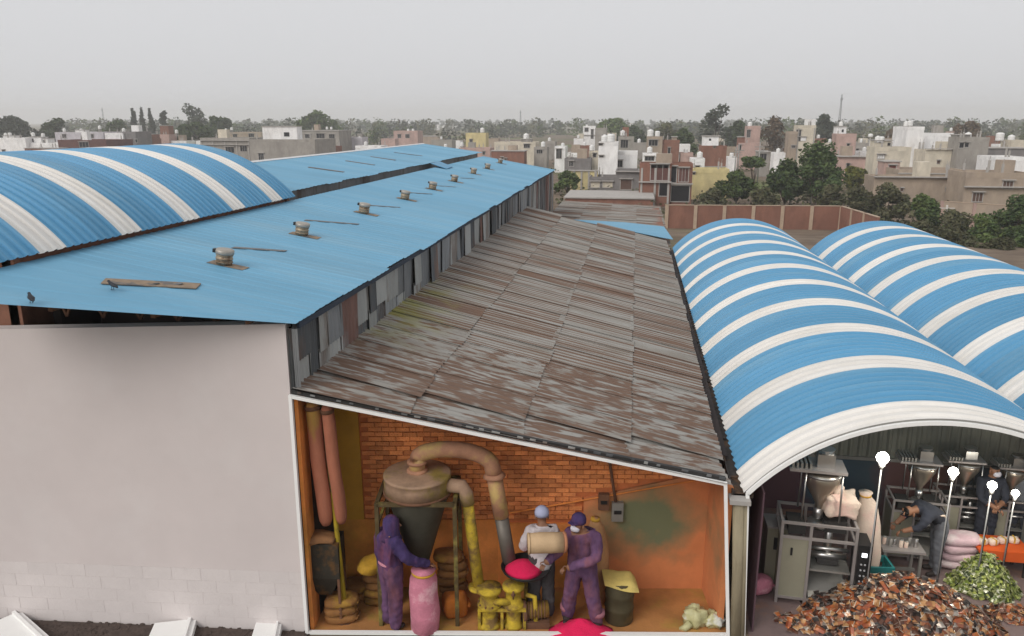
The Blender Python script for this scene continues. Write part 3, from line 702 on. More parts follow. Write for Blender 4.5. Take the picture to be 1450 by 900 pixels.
FLOOR1 = mat('orange_dusty_floor', (.42, .19, .06), .9, 0, .3, 2, .3, 30, c2=(.38, .22, .05), c2s=1.3)
ca, sa = math.cos(RA), math.sin(RA)
def U(u, w, z=0.): return Vector((A.x + u * ca - w * sa, A.y + u * sa + w * ca, z))
m = MB(); m.prism([U(-.02, -.03, .0), U(RW, -.03, .0), U(RW, DEP + .1, .0), U(-.02, DEP + .1, .0)], [U(-.02, -.03, .008), U(RW, -.03, .008), U(RW, DEP + .1, .008), U(-.02, DEP + .1, .008)])
struct(m.build('room_floor', FLOOR1))
GZ = .008
def uw(px, py): p = Zp(px, py, 0) - A; return (p.x * ca + p.y * sa, -p.x * sa + p.y * ca)
def at_w(px, py, wd_):                                       # a point on the vertical plane wd_ metres behind the opening
    r = ray(px, py); n = Vector((-sa, ca, 0)); k = ((A + n * wd_).dot(n) - 0) / r.dot(n); return Vector((r.x * k, r.y * k, HC + r.z * k))
def ul(p): d = p - A; return (d.x * ca + d.y * sa, -d.x * sa + d.y * ca, p.z)
# conduit line and switch boxes
t = thing('wall_conduit', 'thin pipe running across the orange wall above the workers', 'pipe', U(0, 0), RA)
a, b_ = ul(at_w(712, 728, DEP - .05)), ul(at_w(985, 680, DEP - .05)); m = MB(); m.tube(a, b_, .012); m.build('pipe', ORANGE, t)
sw = thing('switch_box', 'wall switch box on a vertical conduit at the right of the orange wall', 'switch', U(0, 0), RA)
a, b_ = ul(at_w(863, 652, DEP - .06)), ul(at_w(872, 712, DEP - .06)); m = MB(); m.path([a, b_], .022); m.build('conduit', RUST, sw, True)
for (x0, x1, y0, y1, mt) in ((848, 862, 700, 722, RUST), (867, 882, 712, 738, DULL_STEEL)):
    a, b_ = ul(at_w(x0, y0, DEP - .1)), ul(at_w(x1, y1, DEP - .1)); m = MB(); m.box(a[0], b_[0], DEP - .11, DEP - .03, b_[2], a[2]); q = m.build('box', mt, sw)
    m = MB(); m.box(a[0] + .03, b_[0] - .03, DEP - .13, DEP - .11, (a[2] + b_[2]) / 2 - .02, (a[2] + b_[2]) / 2 + .03); m.build('lever', BLACK, q)
# ---- dust bags and bin at the left
BAG = mat('filter_bag_cloth', (.36, .13, .075), .9, 0, .25, 4, .4, 30, stretch=(1, 1, .4), c2=(.34, .20, .04), c2s=1.2)
tw = .24
for (xa, ya, xb, yb, r, lab) in ((441, 566, 462, 742, .10, 'left of two tall rust-pink filter bags hanging in the corner'), (462, 572, 484, 740, .085, 'right of two tall filter bags hanging in the corner, beside the yellow pole')):
    p, q = at_w(xa, ya, tw), at_w(xb, yb, tw); t = thing('filter_bag', lab, 'filter bag', (q.x, q.y, q.z), 0, 'hanging filter bags')
    d = p - q; pts = [d * f + Vector((.008 * math.sin(9 * f), 0, 0)) for f in (0, .04, .1, .25, .4, .55, .7, .85, .97, 1.0)]
    m = MB(); m.path(pts, [r * .6, r * .9, r, r * 1.04, r, r * 1.03, r, r * 1.02, r * .95, r * .6], 14); m.build('bag', BAG, t, True)
    m = MB(); m.path([d * .93, d * .96], r * 1.08, 14); m.build('clamp_ring', RUST, t, True)
    m = MB(); m.path([d * 1.0, d * 1.06], .012, 6); m.build('hanger', DARK, t)
BIN = mat('dark_bin', (.035, .03, .022), .7, .3, .4, 4, c2=(.12, .06, .02), c2s=3)
t = thing('collector_bin', 'dark metal collector bin under the filter bags', 'bin', U(ul(at_w(452, 770, .3))[0] + .02, .34, GZ), RA)
m = MB(); m.prism([(-.22, -.2, .75), (.28, -.2, .75), (.28, .2, .75), (-.22, .2, .75)], [(-.22, -.2, 1.28), (.28, -.2, 1.28), (.28, .2, 1.28), (-.22, .2, 1.28)]); m.prism([(-.06, -.08, .42), (.12, -.08, .42), (.12, .08, .42), (-.06, .08, .42)], [(-.22, -.2, .75), (.28, -.2, .75), (.28, .2, .75), (-.22, .2, .75)]); m.build('hopper', BIN, t)
for sx in (-.2, .26):
    for sy in (-.18, .18): m = MB(); m.bar((sx, sy, 0), (sx, sy, .8), .035); m.build('leg', RUST, t)
m = MB(); m.blob((.02, -.05, 1.31), (.24, .17, .07), 5, .18, 16, 8, .8); m.build('tied_cloth', mat('brown_cloth', (.25, .12, .05), .9, 0, .3, 8), t, True)
# leaning yellow pole
p0 = at_w(492, 893, .22); p1 = at_w(456, 564, .30); t = thing('leaning_pole', 'slanting yellow-green steel pole at the left of the room', 'pole', (p0.x, p0.y, GZ))
m = MB(); m.path([(0, 0, 0), (p1.x - p0.x) * Vector((1, 0, 0)) + Vector((0, p1.y - p0.y, p1.z))], .034, 10); m.build('tube', mat('olive_yellow_paint', (.40, .29, .02), .7, 0, .35, 3, c2=(.12, .10, .03), c2s=2), t, True)
m = MB(); m.lathe([(.07, 0), (.07, .012)], 12); m.build('foot_plate', RUST, t)
# ---- sacks
SACK_BR = mat('brown_sack', (.22, .10, .03), .9, 0, .3, 5, .5, 40, rnd=.25, c2=(.34, .19, .03), c2s=2)
SACK_YE = mat('yellow_sack', (.52, .29, .03), .9, 0, .3, 5, .5, 40); SACK_OR = mat('orange_sack', (.45, .14, .02), .9, 0, .25, 5, .5, 40)
SACK_PI = mat('pink_sack', (.56, .20, .27), .85, 0, .25, 5, .5, 40, c2=(.62, .36, .40), c2s=2.5)
def sack(loc, rz, size, mt, label, group, seed, tilt=0.):
    t = thing('sack', label, 'sack', loc, rz, group); a, b, c = size
    m = MB(); m.blob((0, 0, c), (a, b, c), seed, .07, 18, 10, .62); o = m.build('bag', mt, t, True); o.rotation_euler = (tilt, 0, 0)
    m = MB(); m.path([(a * .98, -b * .6, c), (a * 1.04, 0, c * 1.05), (a * .98, b * .6, c)], c * .16, 6); m.build('seam', mt, t, True)
    return t
k = 0
for (u, w_, n, s) in ((.42, .30, 3, .24), (.93, .72, 5, .27), (.55, .85, 2, .24), (1.95, .86, 6, .22)):
    for i in range(n):
        sack(tuple(U(u + rk.uniform(-.04, .04), w_, GZ + i * .125)), RA + rk.uniform(-.12, .12), (s, .17, .07), SACK_BR, ('brown sack in the pile under the filter bags', 'brown sack in the stack between pole and worker', 'brown sack at the back of the corner pile', 'flat yellow-brown sack in the stack behind the pink sack')[k] + ', ' + ('lowest', 'second from the floor', 'third from the floor', 'fourth from the floor', 'fifth from the floor', 'topmost')[i if i < n - 1 else 5], 'brown sacks piled in the orange room', 31 + 7 * k + i)
    k += 1
sack(tuple(U(.86, .55, GZ + .66)), RA + .7, (.25, .14, .10), SACK_YE, 'bright yellow sack leaning on the brown stack by the pole', None, 77, .3)
sack(tuple(U(*uw(645, 872), GZ)), RA + .2, (.19, .15, .19), SACK_OR, 'upright orange sack between the cyclone legs and yellow machine', None, 79)
# ---- cyclone hopper on its stand, with its duct
cw = .56; cu = ul(at_w(592, 700, cw))[0]
cyc = thing('cyclone_hopper', 'large cyclone hopper with dark cone and beige drum on a steel stand', 'hopper', U(cu, cw, GZ), RA)
zt = at_w(592, 672, cw).z; zr = zt - .13; zbm = at_w(602, 795, cw).z
BEIGE = mat('dusty_beige_metal', (.34, .22, .145), .75, .2, .35, 4, c2=(.30, .22, .06), c2s=1.5); CONE = mat('dark_green_metal', (.085, .08, .06), .6, .4, .3, 3)
rc = .47
m = MB(); m.lathe([(rc, zr - .10), (rc + .005, zr + .05), (rc, zt - .02), (rc * 1.02, zt - .01), (rc * 1.02, zt + .02), (rc * .96, zt + .03), (.1, zt + .055)], 32); m.build('drum', BEIGE, cyc, True)
m = MB(); m.lathe([(.10, zbm - .10), (.10, zbm), (.14, zbm + .04), (rc * .97, zr - .11), (rc * .97, zr - .08)], 32); m.build('cone', CONE, cyc, True)
m = MB(); m.lathe([(rc + .02, zr - .12), (rc + .02, zr - .09)], 32); m.build('rim_band', RUST, cyc, True)
m = MB(); m.lathe([(.12, zbm - .14), (.12, zbm - .10)], 16); m.build('outlet_collar', RUST, cyc, True)
fx0, fx1, fy0, fy1 = -.52, .55, -.40, .44
zf = zr - .13
STAND_M = mat('stand_steel', (.10, .07, .03), .7, .3, .4, 4, c2=(.24, .20, .05), c2s=2)
for (p, q) in (((fx0, fy0), (fx1, fy0)), ((fx1, fy0), (fx1, fy1)), ((fx1, fy1), (fx0, fy1)), ((fx0, fy1), (fx0, fy0))):
    m = MB(); m.bar((*p, zf), (*q, zf), .055); m.build('top_rail', STAND_M, cyc)
for (x, y) in ((fx0, fy0), (fx1, fy0), (fx1, fy1), (fx0, fy1)):
    m = MB(); m.bar((x * 1.02, y, 0), (x, y, zf + .02), .055); m.build('leg', STAND_M, cyc)
for sx in (fx0, fx1):
    m = MB(); m.bar((sx, fy0, zf - .32), (sx, fy1, zf - .32), .035); m.build('brace', STAND_M, cyc)
# duct from the drum top over to the blower
DUCT = mat('pinkish_duct', (.42, .215, .13), .75, .2, .3, 4, c2=(.42, .29, .11), c2s=2); DUCT_G = mat('grey_duct', (.16, .14, .12), .55, .4, .25, 3)
dk = thing('arched_duct', 'arched pinkish duct from the cyclone top down to the grinder', 'duct', U(cu, cw, zt + .05), RA)
xe = ul(at_w(698, 672, cw))[0] - cu; ze = at_w(698, 672, cw).z - zt - .05; top = min(.40, at_w(640, 612, cw).z - zt - .05)
xb = ul(at_w(722, 800, .45))[0] - cu; zb_ = at_w(722, 800, .45).z - zt - .05
pts = [(0, 0, 0), (0, 0, .12), (.02, 0, .22)]
for i in range(13):
    a = math.pi * (1 - i / 12); pts.append((xe / 2 + (xe / 2 - .01) * math.cos(a), 0, .20 + (top - .24 + .05) * math.sin(a) * .95 + (ze - .20) * (i / 12) * .5))
pts.append((xe + .02, 0, ze)); m = MB(); m.path(pts, .115, 16); m.build('elbow', DUCT, dk, True)
m = MB(); m.path([(xe + .015, 0, ze + .03), (xe + .02, 0, ze - .02), (xe + .02, 0, ze - .04)], [.12, .165, .13], 16); m.build('collar', DUCT, dk, True)
m = MB(); m.path([(0, 0, .0), (0, 0, .03), (0, 0, .05)], [.15, .15, .12], 16); m.path([(0, 0, .13), (0, 0, .17)], .14, 16); m.build('collar', DUCT, dk, True)
mid = Vector((xe + .02, 0, ze - .03)).lerp(Vector((xb, -.1, zb_)), .45)
m = MB(); m.path([(xe + .02, 0, ze - .03), mid], .112, 16); m.build('drop_pipe', DUCT, dk, True)
m = MB(); m.path([mid, (xb, -.1, zb_)], .100, 16); m.build('lower_pipe', DUCT_G, dk, True)
# yellow side pipe
sp = thing('side_pipe', 'yellow vertical pipe with an elbow on the right of the cyclone', 'pipe', U(cu, cw, GZ), RA)
xs_ = ul(at_w(660, 700, .35))[0] - cu; xq = ul(at_w(678, 830, .30))[0] - cu; zs = at_w(655, 700, .35).z; zq = at_w(678, 830, .30).z
m = MB(); m.path([(.42, -.1, zs + .08), (xs_ - .05, -.18, zs + .10), (xs_, -.2, zs), (xs_ + .02, -.2, zs - .15)], .10, 14); m.build('elbow', BEIGE, sp, True)
m = MB(); m.path([(xs_ + .02, -.2, zs - .15), (xq, -.26, zq)], .082, 14); m.build('pipe', YELLOW, sp, True)
m = MB(); m.path([(xq, -.26, zq), (xq, -.26, zq - .035)], .15, 16); m.build('flange', YELLOW, sp, True)
# ---- yellow grinder machine
gr = thing('grinder_machine', 'yellow dust-covered grinding machine with flanges beside the cyclone', 'machine', U(*uw(715, 886), GZ), RA)
for dx, hh, rr_ in ((-.22, .62, .15), (.12, .66, .13)):
    m = MB(); m.lathe([(rr_ * 1.1, .0), (rr_ * 1.1, .05), (rr_ * .85, .08), (rr_ * .85, .30), (rr_ * 1.15, .33), (rr_ * 1.15, .37), (rr_ * .9, .40), (rr_ * .75, hh - .06), (rr_ * 1.2, hh - .05), (rr_ * 1.2, hh)], 18, (dx, 0, 0)); m.build('body', YELLOW, gr, True)
m = MB(); m.box(-.38, .30, -.12, .16, .30, .34); m.build('deck', YELLOW, gr)
m = MB(); m.path([(-.22, -.05, .42), (-.05, -.10, .45), (.12, -.05, .42)], .05, 10); m.build('link_pipe', YELLOW, gr, True)
for i in range(10):
    a = 6.28 * i / 10; m = MB(); m.lathe([(.014, .37), (.014, .395)], 6, (-.22 + .155 * math.cos(a), .155 * math.sin(a), 0)); m.build('bolt', RUST, gr)
m = MB(); m.path([(.30, .0, .5), (.42, -.02, .48), (.44, -.02, .2), (.44, -.02, 0)], .035, 8); m.build('drain_pipe', YELLOW, gr, True)
m = MB(); m.path([(.12, 0, .58), (.12, -.16, .60)], .03, 8); m.path([(.12, -.17, .54), (.12, -.17, .66)], .012, 6); m.build('valve', RUST, gr, True)
for sx in (-.36, -.04, .28): m = MB(); m.box(sx - .02, sx + .02, -.11, -.07, 0, .30); m.build('leg', YELLOW, gr)
mo = thing('motor', 'grimy yellow-brown motor with pulley on the floor by the grinder', 'motor', U(*uw(742, 884), GZ + .0), RA)
m = MB(); m.path([(0.02, 0, .22), (.34, .05, .22)], .12, 16); m.build('casing', mat('grimy_yellow', (.24, .14, .025), .8, .1, .4, 8), mo, True)
m = MB(); m.path([(-.03, -.01, .22), (.02, 0, .22)], .16, 18); m.build('pulley', RUST, mo, True)
for i in range(6): m = MB(); m.path([(.06 + .045 * i, .007 * i, .22), (.075 + .045 * i, .007 * i, .22)], .132, 16); m.build('cooling_fin', RUST, mo, True)
m = MB(); m.box(-.02, .36, -.12, .14, 0, .10); m.build('base', RUST, mo)
# feed pan with red powder
pn = at_w(745, 803, .30); pn_u = ul(pn)
pan = thing('feed_pan', 'wide black feed pan on a stem above the grinder', 'pan', U(pn_u[0], .30, GZ), RA); zp = pn.z
m = MB(); m.lathe([(.10, zp - .09), (.34, zp - .03), (.36, zp + .015), (.345, zp + .015), (.33, zp - .02), (.02, zp - .05)], 26, (0, 0, 0)); m.build('dish', BLACK, pan, True)
m = MB(); m.path([(-.12, 0, .62), (-.05, 0, zp - .08)], .07, 12); m.path([(.0, .1, 0), (0, .1, .64)], .03, 8); m.build('stem', YELLOW, pan, True)
PINK = mat('magenta_powder', (.68, .012, .085), .95, 0, .15, 6, .5, 60)
t = thing('powder_heap', 'small mound of magenta powder in the black feed pan', 'powder', U(pn_u[0] - .04, .28, zp - .02), RA)
m = MB(); m.lathe([(.27, 0), (.22, .04), (.14, .085), (.06, .115), (.01, .125)], 20); m.build('mound', PINK, t, True)
def heap(name, lab, cat, c, rx, ry, h, mt, seed):
    t = thing(name, lab, cat, c, RA); rg = random.Random(seed); m = MB(); rings = []
    for i in range(9):
        f = 1 - i / 8.5; ring = []
        for k in range(28):
            a = 2 * math.pi * k / 28; q = f * (1 + .08 * math.sin(3 * a + seed) + .05 * math.sin(7 * a + 2 * i)); ring.append((rx * q * math.cos(a), ry * q * math.sin(a), h * (1 - f) ** 1.15 * (1 + .05 * math.sin(5 * a + i))))
        rings.append(ring)
    m.rings(rings); m.build('mound', mt, t, True); return t
heap('powder_heap', 'heap of magenta powder on the floor at the front of the room', 'powder', U(*uw(822, 893), GZ), .46, .26, .20, PINK, 3)
# drum and bags on the right
t = thing('drum', 'dark standing drum covered with a yellow cloth near the switch box', 'drum', U(*uw(876, 876), GZ), RA)
m = MB(); m.lathe([(.20, 0), (.21, .02), (.205, .2), (.215, .22), (.205, .24), (.205, .42), (.215, .44), (.205, .46), (.20, .62), (.19, .64)], 24); m.build('barrel', mat('grimy_drum', (.075, .06, .03), .7, .3, .4, 3, c2=(.16, .10, .03), c2s=2), t, True)
m = MB()
for i in range(7):
    for k in range(7):
        x, y = -.23 + .46 * i / 6, -.22 + .44 * k / 6; e = max(abs(x), abs(y)); m.v.append((x * 1.05, y, .665 + .02 * math.sin(9 * x + 7 * y) - (.05 if e > .2 else 0) - (.06 * math.sin(5 * x) if e > .2 else 0)))
for i in range(6):
    for k in range(6): q = i * 7 + k; m.f.append((q, q + 7, q + 8, q + 1))
m.build('cloth_cover', mat('pale_yellow_cloth', (.60, .46, .14), .9, 0, .2, 7), t, True)
t = thing('plastic_bag', 'crumpled pale plastic bag on the floor by the right jamb', 'bag', U(*uw(992, 884), GZ), RA)
PALE_BAG = mat('pale_plastic_bag', (.50, .47, .25), .5, 0, .25, 6, .3, 30, c2=(.55, .54, .50), c2s=3)
m = MB(); m.blob((-.08, 0, .13), (.17, .14, .14), 8, .2, 20, 12, .85, 5); m.build('bag', PALE_BAG, t, True)
m = MB(); m.blob((.17, -.02, .10), (.15, .13, .10), 12, .22, 20, 12, .85, 6); m.build('bag_fold', PALE_BAG, t, True)
m = MB(); m.path([(-.18, -.1, .08), (-.26, -.14, .03), (-.33, -.12, .01)], [.06, .05, .02], 8); m.build('bag_end', PALE_BAG, t, True)

# ---- three workers
def P_(px, py, dz=0.): u, w_ = uw(px, py); return tuple(U(u, w_, GZ + dz))
J = dict(STAND); J.update(neck=(-.01, -.01, 1.46), head=(-.03, -.05, 1.62), face=(-.03, -.05, 0), el_l=(.27, -.10, 1.14), wr_l=(.12, -.33, 1.03), el_r=(-.31, -.12, 1.15), wr_r=(-.37, -.36, 1.04))
tn = tones(PURPLE, PURPLE_D, PURPLE, SKIN, SKIN, PURPLE)
w1 = person('person', 'person in a hooded purple overall reaching towards the pink sack', P_(556, 888), R(140), J, tn, dict(hip=.135, kn=.105, an=.095, pelvis=.175, el=.08, wr=.058, waist=.175, chest=.195, sh=.11))
cap_on(w1, J, PURPLE, hood=True); face_on(w1, J, None, SKIN)
m = MB(); m.lathe([(.178, 1.045), (.182, 1.05), (.182, 1.075), (.178, 1.08)], 20); o = m.build('belt', mat('pink_belt', (.55, .24, .30), .9), w1); o.scale = (1, .86, 1)
t = thing('sack', 'tall pink sack held open under the cyclone outlet', 'sack', P_(602, 891), RA)
m = MB(); m.path([(0, 0, 0), (0, 0, .03), (.01, 0, .3), (-.01, 0, .6), (0, 0, .82), (0, 0, .93), (0, 0, .95)], [.16, .20, .21, .20, .19, .15, .17], 18); m.build('bag', SACK_PI, t, True)
m = MB(); m.path([(0, 0, .90), (0, 0, .93)], .165, 14); m.build('tie', SACK_YE, t, True)
J = dict(STAND); J.update(el_l=(.27, -.05, 1.13), wr_l=(.20, -.26, .98), el_r=(-.27, -.08, 1.14), wr_r=(-.22, -.30, 1.02), an_l=(.13, .02, .085), an_r=(-.11, .06, .085))
tn = tones(SHIRT, TROUSER)
w2 = person('person', 'person in a pale shirt, grey trousers and blue cap with back turned', P_(766, 872), R(196), J, tn, dict(hip=.125, kn=.098, an=.09, waist=.165, chest=.185, sh=.10, el=.068), .98)
cap_on(w2, J, CAPB); face_on(w2, J, None, SKIN)
m = MB(); m.lathe([(.18, .82), (.185, .88), (.175, 1.0), (.165, 1.05)], 18); o = m.build('shirt_tail', SHIRT, w2, True); o.scale = (1, .88, 1)
J = dict(STAND); J.update(pelvis=(.0, 0, .95), neck=(-.02, -.02, 1.46), head=(-.05, -.05, 1.63), face=(-.035, -.05, 0), sh_r=(-.19, -.02, 1.40), el_r=(-.30, -.18, 1.22), wr_r=(-.40, -.36, 1.16), sh_l=(.19, .0, 1.41), el_l=(.24, -.20, 1.20), wr_l=(-.08, -.36, 1.12),
                          kn_l=(.17, -.03, .50), kn_r=(-.15, -.03, .50), an_l=(.24, .0, .085), an_r=(-.20, .02, .085), hip_l=(.10, 0, .90), hip_r=(-.10, 0, .90))
tn = tones(PURPLE_D, PURPLE_D, PURPLE_D, SKIN, SKIN, PURPLE)
w3 = person('person', 'person in a mauve overall, cap and white mask tipping a beige barrel', P_(822, 884), R(-8), J, tn, dict(hip=.138, kn=.108, an=.095, pelvis=.175, el=.082, wr=.06, waist=.175, chest=.198, sh=.11))
cap_on(w3, J, PURPLE); face_on(w3, J, MASK, SKIN)
for s in ('l', 'r'):
    x, y, _ = J['an_' + s]; m = MB(); m.lathe([(.104, .20), (.108, .23), (.104, .27)], 16, (x, y, 0)); m.build('trouser_band', mat('rose_band', (.30, .12, .15), .9), w3, True)
# barrel in his arms and the load on his shoulder
bp = at_w(776, 768, -.10)
t = thing('barrel', 'beige barrel held level in the arms of the masked worker', 'barrel', (bp.x, bp.y, bp.z), RA)
m = MB(); BB = mat('beige_fibre', (.52, .36, .21), .8, 0, .15, 5)
m.path([(-.26, -.06, .02), (-.25, -.06, .02), (-.1, -.03, .015), (.05, 0, 0), (.20, .03, -.01), (.21, .03, -.01)], [.12, .135, .14, .14, .135, .12], 20); m.build('shell', BB, t, True)
m = MB(); m.path([(.20, .03, -.01), (.235, .036, -.012)], .142, 20); m.build('rim', mat('rust_rim', (.40, .17, .09), .8), t, True)
m = MB(); m.path([(-.275, -.062, .02), (-.25, -.06, .02)], .142, 20); m.build('rim', BB, t, True)
sk_ = at_w(848, 735, .62); t = thing('sack', 'pale brown sack hanging behind the shoulder of the masked worker', 'sack', U(ul(sk_)[0], .72, GZ), RA)
m = MB(); m.path([(0, 0, 0), (0, 0, .05), (.02, 0, .5), (0, 0, 1.0), (-.03, 0, 1.25), (-.05, 0, 1.4)], [.10, .15, .17, .16, .12, .05], 14); m.build('bag', mat('tan_sack', (.38, .20, .09), .9, 0, .25, 5, .4, 30), t, True)
m = MB(); m.path([(-.04, 0, 1.36), (-.04, 0, 1.40)], .07, 10); m.build('tie', SACK_YE, t, True)

# ================================================================ packing hall under the first vault
FLOOR2 = mat('hall_floor', (.17, .12, .115), .6, 0, .25, 1.5, .15, 20, c2=(.24, .13, .09), c2s=1.1)
YBK = 13.75
m = MB(); m.box(V1X + .20, V1X + 8.0, V1Y - .1, YBK + .1, 0, .010); struct(m.build('hall_floor', FLOOR2))
HZ = .010
def hall_wall_mat():
    m = mat('hall_painted_wall', (.10, .055, .062), .85, 0, .25, .9, .2, 20)
    N = m.node_tree.nodes; L_ = m.node_tree.links; b = N['Principled BSDF']; tc = N.new('ShaderNodeTexCoord'); sx = N.new('ShaderNodeSeparateXYZ'); L_.new(tc.outputs['Object'], sx.inputs[0])
    nz = N.new('ShaderNodeTexNoise'); nz.inputs['Scale'].default_value = 1.3; L_.new(tc.outputs['Object'], nz.inputs['Vector'])
    ad = N.new('ShaderNodeMath'); ad.operation = 'MULTIPLY_ADD'; L_.new(nz.outputs[0], ad.inputs[0]); ad.inputs[1].default_value = .8; L_.new(sx.outputs[0], ad.inputs[2])
    cr = N.new('ShaderNodeValToRGB'); e = cr.color_ramp; e.elements[0].position = 0; e.elements[0].color = (.085, .045, .06, 1); e.elements[1].position = 1; e.elements[1].color = (.05, .085, .13, 1)
    for p, c in ((.33, (.095, .05, .06)), (.37, (.05, .085, .12)), (.52, (.055, .08, .10)), (.56, (.14, .07, .07)), (.7, (.16, .075, .06)), (.76, (.07, .08, .09))):
        q = e.elements.new(p); q.color = (*c, 1)
    dv = N.new('ShaderNodeMath'); dv.operation = 'DIVIDE'; L_.new(ad.outputs[0], dv.inputs[0]); dv.inputs[1].default_value = 6.2; L_.new(dv.outputs[0], cr.inputs[0])
    L_.new(cr.outputs[0], b.inputs['Base Color']); return m
hw = thing('hall_wall', 'dim painted partition wall with grey ribbed sheeting above, behind the packing machines', 'wall', (V1X, YBK, 0))
m = MB(); m.box(.26, 8.0, 0, .1, 0, 1.15); m.build('painted_panel', hall_wall_mat(), hw)
m = MB(); n = 240; GREYRIB = mat('olive_grey_sheet', (.21, .21, .175), .6, .2, .12, 1)
for i in range(n + 1):
    x = .26 + 7.7 * i / n; d = -.015 - (.025 if i % 5 in (1, 2) else 0)
    zc = V1Z + math.sqrt(max(.01, _rad ** 2 - (x - VW / 2) ** 2)) - (_rad - VRISE) - .04 if x < VW - .2 else 2.06
    m.v += [(x, d, 1.14), (x, d, 1.7), (x, d, zc)]
for i in range(n):
    for k in range(2): q = i * 3 + k; m.f.append((q, q + 3, q + 4, q + 1))
m.build('ribbed_sheeting', GREYRIB, hw)
m = MB(); m.box(.26, 8.0, -.06, -.03, 1.10, 1.16); m.build('rail', DULL_STEEL, hw)
m = MB(); m.box(.25, .27, -3.8, 0, 0, 2.15); m.build('left_lining', hall_wall_mat(), hw)
for yy in (-1.2, -3.0):
    m = MB(); m.box(VW + .03, VW + .13, yy, yy + .1, 0, 2.08); m.build('valley_post', DULL_STEEL, hw)
# ---- lamps on poles
GLOW = mat('lamp_glow', (1, .97, .86), .5, emit=22); POLE = mat('lamp_pole', (.30, .30, .30), .6, .3)
def lamp(px, py, Y, r, power, label):
    p = Yp(px, py, Y); t = thing('pole_lamp', label, 'lamp', (p.x, Y, HZ), 0, 'lit lamps on poles in the packing hall')
    m = MB(); m.lathe([(.12, 0), (.12, .02), (.03, .03)], 14); m.build('base', POLE, t)
    m = MB(); m.tube((0, 0, .02), (0, 0, p.z - r - .02 - HZ), .011, .010, 8); m.build('pole', POLE, t, True)
    m = MB(); m.lathe([(.02, -r - .08), (r * .55, -r * 1.2), (r * .62, -r * .62)], 14, (0, 0, p.z - HZ)); m.build('socket', POLE, t, True)
    m = MB(); m.path([(.02, .02, .03), (.03, .03, (p.z - HZ) * .4), (.015, .02, p.z - r - .12)], .006, 5); m.build('cable', BLACK, t)
    m = MB(); m.lathe([(r * .3, -r * .85), (r * .8, -r * .55), (r, 0), (r * .8, r * .55), (r * .4, r * .9), (.005, r)], 18, (0, 0, p.z - HZ)); m.build('globe', GLOW, t, True)
    l = bpy.data.lights.new('lamp_light', 'POINT'); l.energy = power; l.color = (1, .93, .80); l.shadow_soft_size = r
    lo = bpy.data.objects.new('lamp_light', l); col.objects.link(lo); lo.parent = t; lo.location = (0, -r - .06, p.z - HZ)
lamp(1250, 648, 10.55, .085, 30, 'largest and nearest lit globe lamp on a tall white pole')
lamp(1350, 668, 11.2, .07, 20, 'second lit globe lamp from the left, above the bending worker')
lamp(1405, 687, 11.5, .065, 18, 'third lit globe lamp from the left, above the orange table')
lamp(1438, 698, 11.9, .055, 14, 'smallest lit globe lamp, rightmost in the hall')
